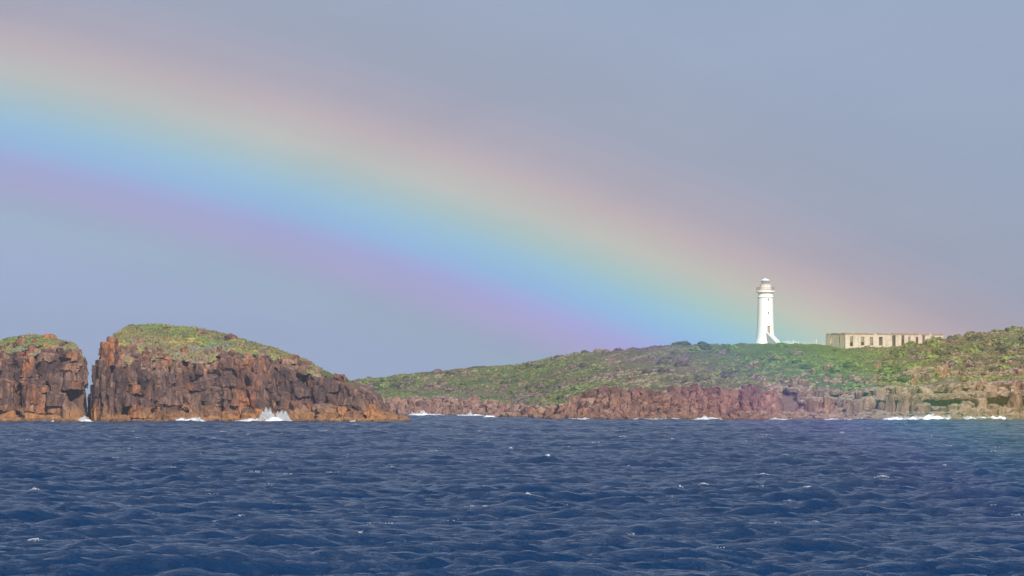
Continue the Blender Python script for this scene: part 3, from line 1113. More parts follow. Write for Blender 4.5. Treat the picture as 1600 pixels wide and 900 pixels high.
def emit_blocks():
    par = {'a': island_a, 'b': island_b, 'h': headland}
    for key in 'abh':
        bl = sorted([b for b in BLOCKS if b[0] == key], key=lambda b: -b[4])
        big, rest = bl[:295], bl[295:]
        for b in big:
            mesh_np('rock_block', b[1], b[2], b[3], par[key], smooth=38)
        print('blocks', key, len(bl))
        if rest:
            V, Fc, idx, off = [], [], [], 0
            mats = []
            for b in rest:
                if b[3] not in mats:
                    mats.append(b[3])
                V.append(b[1])
                Fc += [[i + off for i in q] for q in b[2]]
                idx += [mats.index(b[3])] * len(b[2])
                off += len(b[1])
            mesh_np('rock_rubble', np.concatenate(V), Fc, mats, par[key], smooth=38, idx=idx, kind='stuff')


emit_blocks()


# rocks standing in the water off the bay
def sea_rock(px0, px1, Y, top_py, label):
    global BLOCKS
    keep, BLOCKS = BLOCKS, []
    pts = scatter(px0, px1, lambda p: Y, lambda p: Y + 5, 2.2)
    for (x, y), poly in zip(pts, cells(pts, 0.02, 2.4)):
        if poly is None:
            continue
        e = 1 - abs((x / y * F + 800 - (px0 + px1) / 2) / ((px1 - px0) / 2 + 6)) ** 3
        block('r', poly, -1.2, max(0.3, zz(Y, top_py) * e * rng.uniform(0.7, 1.05)), M['bay'], 0.25, 0.15, rng.normal(0, 0.2, 2), (0, 0), 0.7, rng.uniform(0, 99), 0.6)
    V, Fc, off = [], [], 0
    for b in BLOCKS:
        V.append(b[1])
        Fc += [[i + off for i in q] for q in b[2]]
        off += len(b[1])
    BLOCKS = keep
    V = np.concatenate(V)
    o0 = np.array([V[:, 0].mean(), V[:, 1].mean(), 0])
    o = mesh_np('sea_rock', V - o0, Fc, M['bay'], smooth=38)
    o.location = o0
    return tag(o, label, 'rock', 'rocks standing in the water')


sea_rock(775, 806, 1400, 645, 'low flat brown rock awash off the bay cliffs')
sea_rock(808, 822, 1440, 641, 'small dark upright rock beside the flat rock off the bay')


# ------------------------------------------------------------------ heath
def clump(nleaf, seed, flat=0.62):
    r = np.random.default_rng(seed)
    V, Fc, sh = [], [], []
    ns = 6
    for k_, (rad, hh) in enumerate(((0.85, -0.25), (0.8, 0.3))):
        for i in range(ns):
            a = 2 * math.pi * (i + 0.5 * k_) / ns
            q = rad * r.uniform(0.75, 1.15)
            V.append(np.array([q * math.cos(a), q * math.sin(a), hh * r.uniform(0.7, 1.3) * flat / 0.62]))
            sh.append(r.uniform(0.85, 1.1))
    V.append(np.array([r.normal(0, 0.1), r.normal(0, 0.1), flat * r.uniform(0.8, 1.05)]))
    sh.append(1.08)
    for i in range(ns):
        i2 = (i + 1) % ns
        Fc += [[i, i2, ns + i], [i2, ns + i2, ns + i], [ns + i, ns + i2, 2 * ns]]
    for i in range(nleaf):
        a, u = r.uniform(0, 6.283), r.uniform(0.0, 1.0)
        el = math.asin(u)
        d = np.array([math.cos(a) * math.cos(el), math.sin(a) * math.cos(el), math.sin(el)])
        c = d * r.uniform(0.8, 1.12) * np.array([1, 1, flat])
        nrm = d + r.normal(0, 0.45, 3)
        nrm /= np.linalg.norm(nrm)
        t = np.cross(nrm, r.normal(0, 1, 3))
        t /= np.linalg.norm(t)
        b = np.cross(nrm, t)
        s = r.uniform(0.16, 0.32)
        o = len(V)
        V += [c - t * s - b * s * 0.6, c + t * s - b * s * 0.6, c + b * s]
        Fc.append([o, o + 1, o + 2])
        sh += [r.uniform(0.85, 1.2)] * 3
    return np.array(V), np.array(Fc), np.array(sh)


CL = [clump(16, 100 + i) for i in range(8)]
BIG = [clump(110, 300 + i, 0.75) for i in range(5)]
PAL = {
    'green': (0.145, 0.185, 0.058), 'bright': (0.195, 0.245, 0.065), 'olive': (0.205, 0.185, 0.07), 'dark': (0.085, 0.105, 0.048),
    'dry': (0.31, 0.25, 0.15), 'grey': (0.29, 0.265, 0.225), 'mauve': (0.20, 0.145, 0.13), 'yellow': (0.40, 0.32, 0.09), 'brown': (0.22, 0.14, 0.075),
}


def heath(name, pts, size, tints, label, group=None):
    """one object: leaf clumps at pts (n,3)"""
    V, Fc, T, off = [], [], [], 0
    tid = rng.integers(0, len(CL), len(pts))
    rz = rng.uniform(0, 6.283, len(pts))
    for t in range(len(CL)):
        m = tid == t
        v, f, sh = CL[t]
        c, s = np.cos(rz[m]), np.sin(rz[m])
        sz = size[m][:, None]
        x = (v[None, :, 0] * c[:, None] - v[None, :, 1] * s[:, None]) * sz + pts[m][:, 0:1]
        y = (v[None, :, 0] * s[:, None] + v[None, :, 1] * c[:, None]) * sz + pts[m][:, 1:2]
        z = v[None, :, 2] * sz + pts[m][:, 2:3]
        n = m.sum()
        V.append(np.stack([x, y, z], -1).reshape(-1, 3))
        Fc.append((f[None] + (np.arange(n) * len(v))[:, None, None]).reshape(-1, 3) + off)
        T.append((tints[m][:, None, :] * sh[None, :, None]).reshape(-1, 3))
        off += n * len(v)
    o = mesh_np(name, np.concatenate(V), np.concatenate(Fc), M['leaf'], attr={'tint': np.concatenate(T)}, kind='stuff')
    o['label'] = label
    o['category'] = 'heath'
    return o


def pick(n, wts):
    """mixture of palette colours with weights per point: wts dict name -> array"""
    keys = list(wts)
    W = np.stack([np.clip(wts[q], 0, None) for q in keys], 1) + 1e-6
    W = W ** 3.5
    W = W / W.sum(1, keepdims=True)
    cs = W.cumsum(1)
    u = rng.random(n)[:, None]
    i = (u > cs).sum(1).clip(0, len(keys) - 1)
    c = np.array([PAL[q] for q in keys])[i]
    c = 0.5 * c + 0.5 * (W @ np.array([PAL[q] for q in keys]))
    return c * rng.uniform(0.9, 1.1, (n, 1)) * rng.uniform(0.96, 1.04, (n, 3))


def heath_main():
    n = 34000
    px = rng.uniform(520, 1630, n)
    ky, kz = main.knots(px)
    t = rng.random(n) ** 0.8
    Y = ky[:, 2] + 3 + (ky[:, 5] + 25 - ky[:, 2]) * t
    rk = rocky_main(px, Y, main)
    X = (px - 800) / F * Y
    P2 = np.stack([X, Y, np.zeros(n)], 1)
    thin = fbm(P2 * 0.07, 71, 3)
    keep = (rk < 0.5 + 0.35 * thin) | ((rk < 0.97) & (rng.random(n) < 0.10))
    # bare grass around the tower and the building
    clear = np.clip((px - 1110) / 90, 0, 1) * np.clip((1350 - px) / 60, 0, 1) * np.clip((Y - 1530) / 60, 0, 1)
    keep &= rng.random(n) > 0.6 * clear
    px, Y, X, P2 = px[keep], Y[keep], X[keep], P2[keep]
    Z = main.height(X, Y)
    P = np.stack([X, Y, Z], 1)
    n1 = fbm(P * np.array([0.16, 0.16, 0.0]) + 3, 5, 3)
    P[:, 2] += 1.1 * 0.7 * n1 - 0.4
    n = len(P)
    a, b, c = fbm(P2 * 0.045, 81, 3), fbm(P2 * 0.09 + 40, 82, 3), fbm(P2 * 0.03 + 80, 83, 2)
    low = np.clip((1640 - Y) / 60, 0, 1) * (px < 830)
    wr = np.clip((px - 1380) / 80, 0, 1)
    heathy = np.exp(-((px - 1040) / 120) ** 2) * np.clip((Y - 1480) / 80, 0, 1)
    gz = np.exp(-((px - 1290) / 120) ** 2) * np.clip((Y - 1330) / 40, 0, 1) + 0.6 * np.exp(-((px - 880) / 90) ** 2)
    T = pick(n, {
        'green': 0.55 + 0.9 * gz + 3.5 * a - 0.6 * heathy - 0.35 * wr - 0.4 * low, 'bright': 0.35 + 1.4 * gz + 4 * a - 1.0 * low - heathy - 0.25 * wr, 'olive': 0.5 + 1.1 * wr - 2.5 * b, 'brown': 0.9 * wr - 0.2 - 2.5 * a, 'dark': 0.2 + 2.5 * b + 0.5 * heathy,
        'dry': 0.15 + 3 * c + 0.2 * wr, 'grey': 0.05 + 2.0 * c - 1.2 * b + 0.55 * low, 'mauve': -2.0 * a + 0.9 * low + 0.75 * heathy, 'yellow': 0.12 + 0.15 * wr + 0 * a})
    size = rng.uniform(0.45, 1.15, n) * (1 + 0.5 * np.clip(b, -0.5, 1))
    size = size * (1 - 0.5 * np.clip((px - 1110) / 90, 0, 1) * np.clip((1350 - px) / 60, 0, 1) * np.clip((Y - 1530) / 60, 0, 1))
    print('heath', n)
    heath('heath', P, size, T, 'low mixed green and dry coastal heath covering the headland slope')


def heath_island(land, x0, x1, n, label):
    px = rng.uniform(x0, x1, n)
    ky, kz = land.knots(px)
    t = rng.random(n)
    Y = ky[:, 3] + (ky[:, 4] + 9 - ky[:, 3]) * t
    d = (Y - ky[:, 3]) / (ky[:, 4] - ky[:, 3])
    X = (px - 800) / F * Y
    P2 = np.stack([X, Y, np.zeros(n)], 1)
    q = fbm(P2 * 0.14 + 9, 91, 3)
    wide = np.interp(ky[:, 4] - ky[:, 3], [6, 14], [0, 1])
    keep = (d + 0.8 * q > 0.26) & (kz[:, 4] > 7.5) & (rng.random(n) < 0.2 + wide)
    P2, X, Y, px, d = P2[keep], X[keep], Y[keep], px[keep], d[keep]
    Z = land.height(X, Y)
    P = np.stack([X, Y, Z], 1)
    n1 = fbm(P * np.array([0.16, 0.16, 0.0]) + 3, 5, 3)
    P[:, 2] += 0.5 * 0.7 * n1 - 0.1
    m = len(P)
    a = fbm(P2 * 0.1, 95, 3)
    q_ = fbm(P2 * 0.22 + 50, 96, 2)
    lo = np.clip(1 - d * 1.3, 0, 1)
    T = pick(m, {'green': 0.4 + 1.6 * a, 'bright': 0.55 + 2.0 * a, 'olive': 1.0 - 1.6 * a, 'dry': 0.25 + 1.0 * lo - 1.5 * a, 'grey': 0.1 + 1.6 * lo + 1.2 * q_, 'yellow': 0.12 + 0.45 * lo - 1.5 * q_, 'dark': 0.2 + 1.6 * q_ + 0 * a})
    size = rng.uniform(0.24, 0.6, m) * np.where(rng.random(m) < 0.12, 1.6, 1.0)
    heath('heath', P, size, T, label)


heath_main()
heath_island(islA, -100, 128, 4600, 'green heath on top of the island cut off by the left edge')
heath_island(islB, 170, 500, 9000, 'grass and heath capping the domed island')


# single shrubs that stand out of the heath
def shrub_mesh(i, tint):
    v, f, sh = BIG[i]
    sh = sh * 1.0
    V = np.concatenate([v, np.array([[0.06, 0, -0.5], [-0.05, 0.06, -0.5], [-0.05, -0.06, -0.5], [0, 0, 0.4]])])
    n = len(v)
    F2 = [list(q) for q in f] + [[n, n + 1, n + 3], [n + 1, n + 2, n + 3], [n + 2, n, n + 3]]
    T = np.concatenate([np.array(tint)[None] * sh[:, None], np.full((4, 3), 0.06)])
    o = mesh_np('shrub', V, F2, M['leaf'], attr={'tint': T})
    return o


def shrubs():
    kinds = [('dark', 'rounded dark green shrub standing out of the headland heath'), ('green', 'rounded mid green shrub standing out of the headland heath'),
             ('bright', 'rounded yellow green shrub standing out of the headland heath'), ('mauve', 'brown purple dry shrub standing out of the headland heath'),
             ('olive', 'rounded olive shrub standing out of the headland heath')]
    proto = {}
    for i, (kd, lb) in enumerate(kinds):
        proto[kd] = (shrub_mesh(i, PAL[kd]), lb)
    used = set()

    def put(px, Y, s, kd, where):
        o, lb = proto[kd]
        lb = lb.replace('standing out of the headland heath', where)
        if kd in used:
            o = o.copy()
            COL.objects.link(o)
        used.add(kd)
        x = (px - 800) / F * Y
        z = float(main.height(x, Y)[0])
        o.location = (x, Y, z + 0.15)
        o.scale = (s * rng.uniform(0.9, 1.25), s * rng.uniform(0.9, 1.25), s * rng.uniform(0.75, 1.05))
        o.rotation_euler = (0, 0, rng.uniform(0, 6.28))
        tag(o, lb, 'shrub', kd + ' shrubs ' + where)

    names = ['dark', 'green', 'bright', 'mauve', 'olive']
    for _ in range(95):      # right hill
        px = rng.uniform(1370, 1640)
        ky, kz = main.knots(px)
        Y = rng.uniform(ky[0, 3] + 25, ky[0, 5] - 2)
        put(px, Y, rng.uniform(1.2, 2.3), rng.choice(names, p=[.22, .25, .2, .13, .2]), 'on the hill right of the ruin')
    for _ in range(70):      # middle slope
        px = rng.uniform(880, 1340)
        ky, kz = main.knots(px)
        Y = rng.uniform(ky[0, 4] - 40, 1630)
        put(px, Y, rng.uniform(1.0, 1.9), rng.choice(names, p=[.4, .25, .1, .15, .1]), 'on the slope below the lighthouse')
    for _ in range(55):      # bay slope
        px = rng.uniform(560, 880)
        ky, kz = main.knots(px)
        Y = rng.uniform(ky[0, 3] + 5, ky[0, 5])
        put(px, Y, rng.uniform(0.9, 1.7), rng.choice(names, p=[.3, .2, .1, .3, .1]), 'on the slope above the bay cliffs')
    for _ in range(24):      # along the skyline
        px = rng.choice([rng.uniform(840, 1150), rng.uniform(1480, 1640)])
        ky, kz = main.knots(px)
        put(px, ky[0, 5] + rng.uniform(-3, 2), rng.uniform(0.9, 1.7), rng.choice(names, p=[.4, .2, .05, .25, .1]), 'breaking the skyline ridge')
    for _ in range(14):      # the ledge edge
        px = rng.uniform(1230, 1600)
        ky, kz = main.knots(px)
        put(px, ky[0, 3] + rng.uniform(3, 12), rng.uniform(0.9, 1.6), rng.choice(['green', 'bright', 'olive']), 'hanging over the ledge cliff top')


shrubs()


# ------------------------------------------------------------------ lighthouse
def lighthouse():
    Yl = 1652.0
    b = at(1196, 537.5, Yl)
    root = empty('lighthouse', (b.x, b.y, b.z))
    tag(root, 'tall white tapering lighthouse tower with gallery and outside stair', 'lighthouse')
    prof = [(3.55, -1.2), (3.48, 0.0), (3.28, 0.7), (3.06, 1.5), (2.90, 2.4), (2.80, 3.4), (2.71, 4.6), (2.64, 6.5), (2.55, 10), (2.45, 14.9)]
    MB().lathe(prof, 64).build('tower', M['white'], root, 30)
    MB().lathe([(2.46, 14.9), (2.62, 15.02), (2.64, 15.25), (2.5, 15.4), (2.45, 15.9), (2.30, 16.1), (2.32, 16.3), (2.75, 16.55), (2.8, 16.7)], 64).build('cornice', M['white'], root, 30)
    MB().lathe([(3.0, 16.7), (3.06, 16.76), (3.06, 17.1), (3.0, 17.16)], 64).build('gallery', M['white'], root, 30)
    # iron balustrade round the gallery
    n = 40
    for i in range(n):
        a = 2 * math.pi * i / n
        MB().bar((2.92 * math.cos(a), 2.92 * math.sin(a), 17.16), (2.92 * math.cos(a), 2.92 * math.sin(a), 18.28), 0.038).build('baluster', M['rust'], root)
    for z, r in ((18.28, 0.05), (17.9, 0.03), (17.55, 0.03)):
        mb = MB()
        for i in range(52):
            a, a2 = 2 * math.pi * i / 52, 2 * math.pi * (i + 1) / 52
            mb.bar((2.92 * math.cos(a), 2.92 * math.sin(a), z), (2.92 * math.cos(a2), 2.92 * math.sin(a2), z), r)
        mb.build('rail', M['rust'], root)
    MB().lathe([(1.9, 17.16), (1.86, 17.2), (1.84, 19.05), (1.92, 19.1), (1.92, 19.22), (1.5, 19.26)], 48).build('lantern_base', M['white_rust'], root, 30)
    gl = MB().lathe([(1.26, 19.26), (1.26, 20.42)], 16).build('lantern', M['glaze'], root)
    for i in range(16):
        a = 2 * math.pi * i / 16
        MB().bar((1.31 * math.cos(a), 1.31 * math.sin(a), 19.26), (1.31 * math.cos(a), 1.31 * math.sin(a), 20.45), 0.05).build('glazing_bar', M['greymetal'], gl)
    rf = MB().lathe([(1.46, 20.42), (1.5, 20.5), (1.42, 20.56), (1.0, 20.82), (0.5, 21.0), (0.16, 21.06)], 32).build('lantern_roof', M['white'], root, 30)
    MB().lathe([(0.14, 21.06), (0.16, 21.2), (0.05, 21.3)], 12).build('vent_ball', M['white'], rf, 40)
    # door, windows
    def on_wall(ang, r):
        return Vector((r * math.sin(ang), -r * math.cos(ang), 0))
    da = 0.32
    def plate(name, ang, r, w, z0, z1, th, mat, parent):
        c = on_wall(ang, r)
        tx = Vector((math.cos(ang), math.sin(ang), 0))
        nn = Vector((math.sin(ang), -math.cos(ang), 0))
        p = []
        for z in (z0, z1):
            for s, q in ((-1, 1), (1, 1), (1, -1), (-1, -1)):
                v = c + tx * (s * w / 2) + nn * (q * th / 2)
                p.append((v.x, v.y, z))
        return MB().hexa(p).build(name, mat, parent)
    fr = plate('door_frame', da, 2.74, 1.30, 3.05, 5.95, 0.50, M['white'], root)
    plate('door', da, 2.84, 0.92, 3.1, 5.35, 0.40, M['door'], root)
    plate('fanlight', da, 2.84, 0.92, 5.42, 5.82, 0.39, M['dark'], root)
    for z, h in ((10.0, 0.55), (14.35, 0.62)):
        w = plate('window', 0.34, 2.58 if z < 12 else 2.49, 0.36, z - h / 2, z + h / 2, 0.12, M['dark'], root)
        plate('sill', 0.34, 2.62 if z < 12 else 2.52, 0.5, z - h / 2 - 0.1, z - h / 2 - 0.004, 0.2, M['white'], w)
    # outside stair, running down to the right
    fa = math.radians(48)
    d = Vector((math.sin(fa), -math.cos(fa), 0))
    sdir = Vector((math.cos(fa), math.sin(fa), 0))
    start = on_wall(da, 2.62)
    run, rise, ns = 3.7, 3.1, 16
    half = 0.62
    for i in range(ns):
        a0, a1 = run * i / ns, run * (i + 1) / ns
        z1 = rise * (1 - i / ns)
        p = []
        for z in (-0.6, z1):
            for u, s in ((a0, -half), (a1, -half), (a1, half), (a0, half)):
                v = start + d * u + sdir * s
                p.append((v.x, v.y, z))
        MB().hexa(p).build('step', M['concrete'], root)
    # landing
    p = []
    for z in (-0.6, rise + 0.004):
        for u, s in ((-0.9, -half), (0.0, -half), (0.0, half), (-0.9, half)):
            v = start + d * u + sdir * s
            p.append((v.x, v.y, z))
    MB().hexa(p).build('landing', M['concrete'], root)
    for s0, s1, nm in ((-half - 0.26, -half - 0.005, 'left'), (half + 0.005, half + 0.26, 'right')):
        p = []
        for u, z in ((-0.9, -0.6), (run + 0.2, -0.6)):
            pass
        q = []
        def P_(u, s, z):
            v = start + d * u + sdir * s
            return (v.x, v.y, z)
        w = [P_(0, s0, -0.6), P_(run + 0.15, s0, -0.6), P_(run + 0.15, s1, -0.6), P_(0, s1, -0.6), P_(0, s0, rise + 0.35), P_(run + 0.15, s0, 0.3), P_(run + 0.15, s1, 0.3), P_(0, s1, rise + 0.35)]
        sw = MB().hexa(w).build('stair_wall', M['concrete'] if nm == 'left' else M['white'], root)  # left wall painted greyer: the shade on that side is in its colour
        e = 0.05
        c_ = [P_(-0.1, s0 - e, rise + 0.36), P_(run + 0.2, s0 - e, 0.305), P_(run + 0.2, s1 + e, 0.305), P_(-0.1, s1 + e, rise + 0.36),
              P_(-0.1, s0 - e, rise + 0.92), P_(run + 0.2, s0 - e, 0.82), P_(run + 0.2, s1 + e, 0.82), P_(-0.1, s1 + e, rise + 0.92)]
        MB().hexa(c_).build('parapet', M['white'], sw)


lighthouse()


# ------------------------------------------------------------------ ruined quarters
def ruin():
    Yb = 1640.0
    base = at(1321, 541, Yb)
    root = empty('ruined_building', (base.x, base.y, base.z), math.radians(30))
    tag(root, 'long roofless cream masonry ruin with rows of empty doorways', 'building')
    c30 = math.cos(math.radians(30))
    sc = Yb / F / c30                     # metres along the front per photo pixel
    WH, TH = 4.05, 0.45
    ops = [(1331, 4.0, 3.25, 0), (1349, 4.2, 3.1, 0.3), (1363.7, 3.8, 3.0, 0.3), (1378.8, 4.6, 3.1, 0.3), (1400.3, 4.4, 3.65, 0), (1415, 3.8, 3.75, 0),
           (1425.5, 3.0, 3.2, 0.3), (1438.5, 3.0, 3.2, 0.3), (1449, 3.8, 3.65, 0), (1463.8, 4.0, 3.65, 0)]
    Lf = (1482 - 1321) * sc
    def wall_run(length, openings, name, place, top_jit):
        x = 0.0
        for (a, b_, zt, zb) in openings + [(length, length, 0, 0)]:
            if a > x:
                place(name, x, a, -1.5, WH + rng.uniform(-top_jit, top_jit))
            if b_ > a:
                place('lintel', a, b_, zt, WH + rng.uniform(-top_jit, top_jit) - 0.01)
                place('threshold' if zb == 0 else 'sill_wall', a, b_, -1.5, zb if zb else 0.02)
            x = b_
    fo = []
    for (px, w, zt, zb) in ops:
        c, hw = (px - 1321) * sc, w * sc / 2 * 1.35
        fo.append((c - hw, c + hw, zt, zb))
    def front(n, x0, x1, z0, z1):
        MB().box(x0, x1, 0, TH, z0, z1).build(n, M['masonry'], root)
    wall_run(Lf, fo, 'front_wall', front, 0.16)
    W = 11.0
    def end(n, x0, x1, z0, z1):
        MB().box(0.0, TH, TH + 0.003 + x0, TH + 0.003 + x1, z0, z1).build(n, M['masonry'], root)
    wall_run(W - TH, [(2.6, 3.5, 3.0, 0.9), (7.4, 8.3, 3.0, 0.9)], 'end_wall', end, 0.06)
    def back(n, x0, x1, z0, z1):
        MB().box(x0, x1, W + 0.01, W + TH, z0, z1).build(n, M['masonry'], root)
    back('back_wall', 0, Lf, -1.5, WH - 0.1)
    MB().box(Lf - TH, Lf, TH + 0.003, W, -1.5, WH - 0.05).build('end_wall', M['masonry'], root)
    # cross walls that close the view through the doorways
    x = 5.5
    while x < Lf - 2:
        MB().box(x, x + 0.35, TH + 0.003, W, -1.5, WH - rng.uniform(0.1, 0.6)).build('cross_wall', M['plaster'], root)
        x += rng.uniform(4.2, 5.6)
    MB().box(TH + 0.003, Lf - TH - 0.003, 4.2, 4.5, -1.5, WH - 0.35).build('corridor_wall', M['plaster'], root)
    # broken coping stones
    x = -0.05
    while x < Lf - 0.5:
        l = rng.uniform(0.7, 1.5)
        if rng.random() < 0.86:
            MB().box(x, x + l - 0.06, -0.10, TH + 0.06, WH - 0.30, WH + rng.uniform(-0.02, 0.36)).build('coping_stone', M['coping'], root)
        x += l
    x = TH + 0.1
    while x < W - 1:
        l = rng.uniform(0.7, 1.5)
        if rng.random() < 0.9:
            MB().box(-0.08, TH + 0.05, x, x + l - 0.06, WH - 0.25, WH + rng.uniform(0.08, 0.28)).build('coping_stone', M['coping'], root)
        x += l
    # wooden frames left in the openings, drain pipes on the end wall
    for (a, b_, zt, zb) in fo:
        fr = MB()
        fr.box(a + 0.004, a + 0.10, 0.12, 0.24, zb + 0.03, zt - 0.1)
        fr.box(b_ - 0.10, b_ - 0.004, 0.12, 0.24, zb + 0.03, zt - 0.1)
        fr.box(a + 0.004, b_ - 0.004, 0.121, 0.239, zt - 0.098, zt - 0.004)
        fr.build('frame', M['wood'], root)
    for y in (0.25, 2.9, 10.7):
        MB().bar((-0.09, y, -0.5), (-0.09, y, WH + 0.05), 0.07).build('drain_pipe', M['rust'], root)


ruin()


# ------------------------------------------------------------------ fences between tower and ruin
def fence(name, px0, px1, Y, step, hgt, mat, rails, label, tall=()):
    a = at(px0, 538.5, Y)
    root = empty(name, (a.x, a.y, float(main.height(a.x, a.y)[0])))
    tag(root, label, 'fence')
    L = (px1 - px0) / F * Y
    n = int(L / step)
    for i in range(n + 1):
        h = hgt * rng.uniform(0.9, 1.05)
        if i in tall:
            h *= 1.5
        MB().box(i * step - 0.07, i * step + 0.07, -0.07, 0.07, -1.5, h).build('post', mat, root)
    for z in rails:
        MB().box(-0.07, L + 0.07, 0.073, 0.12, z - 0.06, z + 0.06).build('rail', mat, root)
    return root


fence('picket_fence', 1223, 1248, 1656, 0.85, 1.15, M['whitepost'], (0.45, 0.95), 'short white post fence just right of the lighthouse stair', (2, 4))
fence('wire_fence', 1250, 1293, 1658, 2.2, 1.2, M['greymetal'], (0.5, 0.85, 1.15), 'thin grey post and rail fence running up to the ruin')
p0 = at(1275.6, 540, 1652)
mp = MB().box(-0.08, 0.08, -0.08, 0.08, -1.2, 1.9).box(-0.3, 0.3, -0.05, 0.05, 1.905, 2.0).build('marker_post', M['whitepost'])
mp.location = (p0.x, p0.y, float(main.height(p0.x, p0.y)[0]))
tag(mp, 'single white marker post in front of the thin fence', 'post')


# ------------------------------------------------------------------ surf
TET = np.array([[1, 1, 1], [-1, -1, 1], [-1, 1, -1], [1, -1, -1]], float)
TETF = np.array([[0, 1, 2], [0, 3, 1], [0, 2, 3], [1, 3, 2]])


def drops(c, sz, stretch=(1, 1, 1)):
    """tiny tetrahedral drops at points c with half sizes sz"""
    n = len(c)
    v = (TET[None] + rng.normal(0, 0.3, (n, 4, 3))) * sz[:, None, None] * np.array(stretch) + c[:, None, :]
    f = TETF[None] + (np.arange(n) * 4)[:, None, None]
    return v.reshape(-1, 3), f.reshape(-1, 3)


def surf(px0, px1, Y, peaks, label, base_h=0.35, depth=2.5, dens=1.0):
    """white water: a ragged foam roll along the rock, spray thrown up at the peaks (px, height m, width px)"""
    base_h *= 1.5
    peaks = [(a_, b_ * 1.35, c_ * 1.15) for a_, b_, c_ in peaks]
    L = (px1 - px0) / F * Y
    xc = ((px0 + px1) / 2 - 800) / F * Y
    nx, ny = max(14, int(L / 0.14)), 14
    I, J = np.meshgrid(np.arange(nx + 1), np.arange(ny + 1), indexing='ij')
    px = px0 + (px1 - px0) * I / nx
    t = J / ny
    e = np.maximum(0, 1 - np.abs(2 * I / nx - 1) ** 3)
    env = sum(h * np.exp(-((px - p) / w) ** 2) for p, h, w in peaks)
    x = (px - 800) / F * Y - xc
    y = (t - 0.5) * depth
    P = np.stack([x.ravel() * 1.0 + Y, y.ravel() * 1.1, np.full(x.size, px0 * 0.1)], 1)
    n = fbm(P, 55, 4, 0.6).reshape(x.shape)
    n2 = fbm(P * 0.35 + 9, 57, 2).reshape(x.shape)
    z = e * (base_h + 0.13 * env) * np.sin(math.pi * np.minimum(1, t * 1.1)) * np.clip(0.85 + 0.9 * n + 0.8 * n2, 0, 1.7)
    V = np.stack([x + 0.12 * n, y + 0.4 * n, -0.10 + z * 1.25], -1).reshape(-1, 3)
    a = np.arange((nx + 1) * (ny + 1)).reshape(nx + 1, ny + 1)
    q = np.stack([a[:-1, :-1], a[1:, :-1], a[1:, 1:], a[:-1, 1:]], -1).reshape(-1, 4)
    Fq = np.concatenate([q[:, [0, 1, 2]], q[:, [0, 2, 3]]])
    C, S = [], []
    for p, h, w in peaks:
        m_ = int(1500 * dens * h * w / 8)
        dx = rng.normal(0, 0.6, m_) * w
        pp = p + dx
        jag = fbm(np.stack([pp * 0.45, np.full(m_, h), np.full(m_, Y)], 1), 66, 3)
        top = h * np.exp(-(dx / w) ** 2) * np.clip(0.75 + 0.9 * jag, 0.1, 2)
        u = rng.random(m_) ** 0.8
        C.append(np.stack([(pp - 800) / F * Y - xc + rng.normal(0, 0.12, m_), rng.normal(0, 0.4, m_), u * top * 1.3 + 0.2], 1))
        S.append(rng.uniform(0.015, 0.065, m_) * (1.15 - 0.65 * u))
    m_ = int(110 * dens * L)
    pp = rng.uniform(px0, px1, m_)
    ee = np.maximum(0, 1 - np.abs(2 * (pp - px0) / (px1 - px0) - 1) ** 4)
    C.append(np.stack([(pp - 800) / F * Y - xc, rng.normal(0, 0.5, m_) * depth * 0.5, np.abs(rng.normal(0, 0.4, m_)) * (base_h + 0.25) * ee], 1))
    S.append(rng.uniform(0.02, 0.07, m_))
    dv, df = drops(np.concatenate(C), np.concatenate(S))
    o = mesh_np('surf', np.concatenate([V, dv]), np.concatenate([Fq, df + len(V)]), M['surf'], smooth=True, kind='stuff')
    o.location = (xc, Y, 0)
    o['label'] = label
    o['category'] = 'surf'
    return o


surf(122, 144, 1149, [(130, 0.9, 5), (137, 0.6, 4)], 'white water churning in the gap between the two islands', 0.4, 4)
surf(72, 98, 1149.5, [(85, 0.2, 5)], 'thin line of foam under the left island', 0.14, 1.5)
surf(268, 324, 1146.5, [(285, 0.5, 10), (306, 0.7, 10)], 'low white surf against the foot of the domed island', 0.45)
surf(362, 458, 1145.5, [(396, 0.5, 14), (414, 2.2, 6), (420, 1.6, 8), (439, 1.7, 7), (446, 1.2, 6)], 'wave bursting into spray against the domed island', 0.45, 3, 1.3)
surf(0, 14, 1149.5, [(6, 0.25, 4)], 'scrap of foam at the left edge of the picture', 0.15, 1.2)
surf(545, 562, 1146.5, [(553, 0.2, 4)], 'small foam line near the low end of the domed island', 0.12, 1.2)
surf(638, 700, 1530, [(660, 0.9, 5), (648, 0.5, 8)], 'white surf on the far bay shore behind the island tip', 0.4, 5)
surf(700, 765, 1532, [(734, 0.9, 3), (745, 0.3, 8)], 'thin foam line along the bay cliffs', 0.2, 4)
surf(754, 776, 1394, [(765, 0.3, 6)], 'foam beside the flat rock off the bay', 0.28, 3)
surf(880, 935, 1254, [(915, 0.25, 10)], 'thin foam at the foot of the orange topped rocks', 0.16, 2)
surf(985, 1062, 1254, [(1000, 0.2, 10), (1055, 0.3, 6)], 'thin foam at the foot of the middle of the red rocks', 0.15, 2)
surf(1082, 1132, 1252, [(1100, 0.5, 9), (1112, 0.4, 8)], 'white wash at the right part of the red rocks', 0.26, 2)
surf(1200, 1290, 1245, [(1212, 0.3, 6), (1250, 0.25, 10), (1280, 0.2, 8)], 'thin foam line along the left end of the ledge', 0.16, 2)
surf(1285, 1378, 1238, [(1300, 0.2, 8), (1345, 0.25, 9)], 'thin foam line along the middle of the ledge', 0.18, 2)
surf(1372, 1492, 1231, [(1395, 0.35, 14), (1432, 0.5, 14), (1458, 0.65, 10), (1470, 0.6, 7), (1483, 0.5, 6)], 'bright white surf breaking on the ledge', 0.6, 4, 1.6)
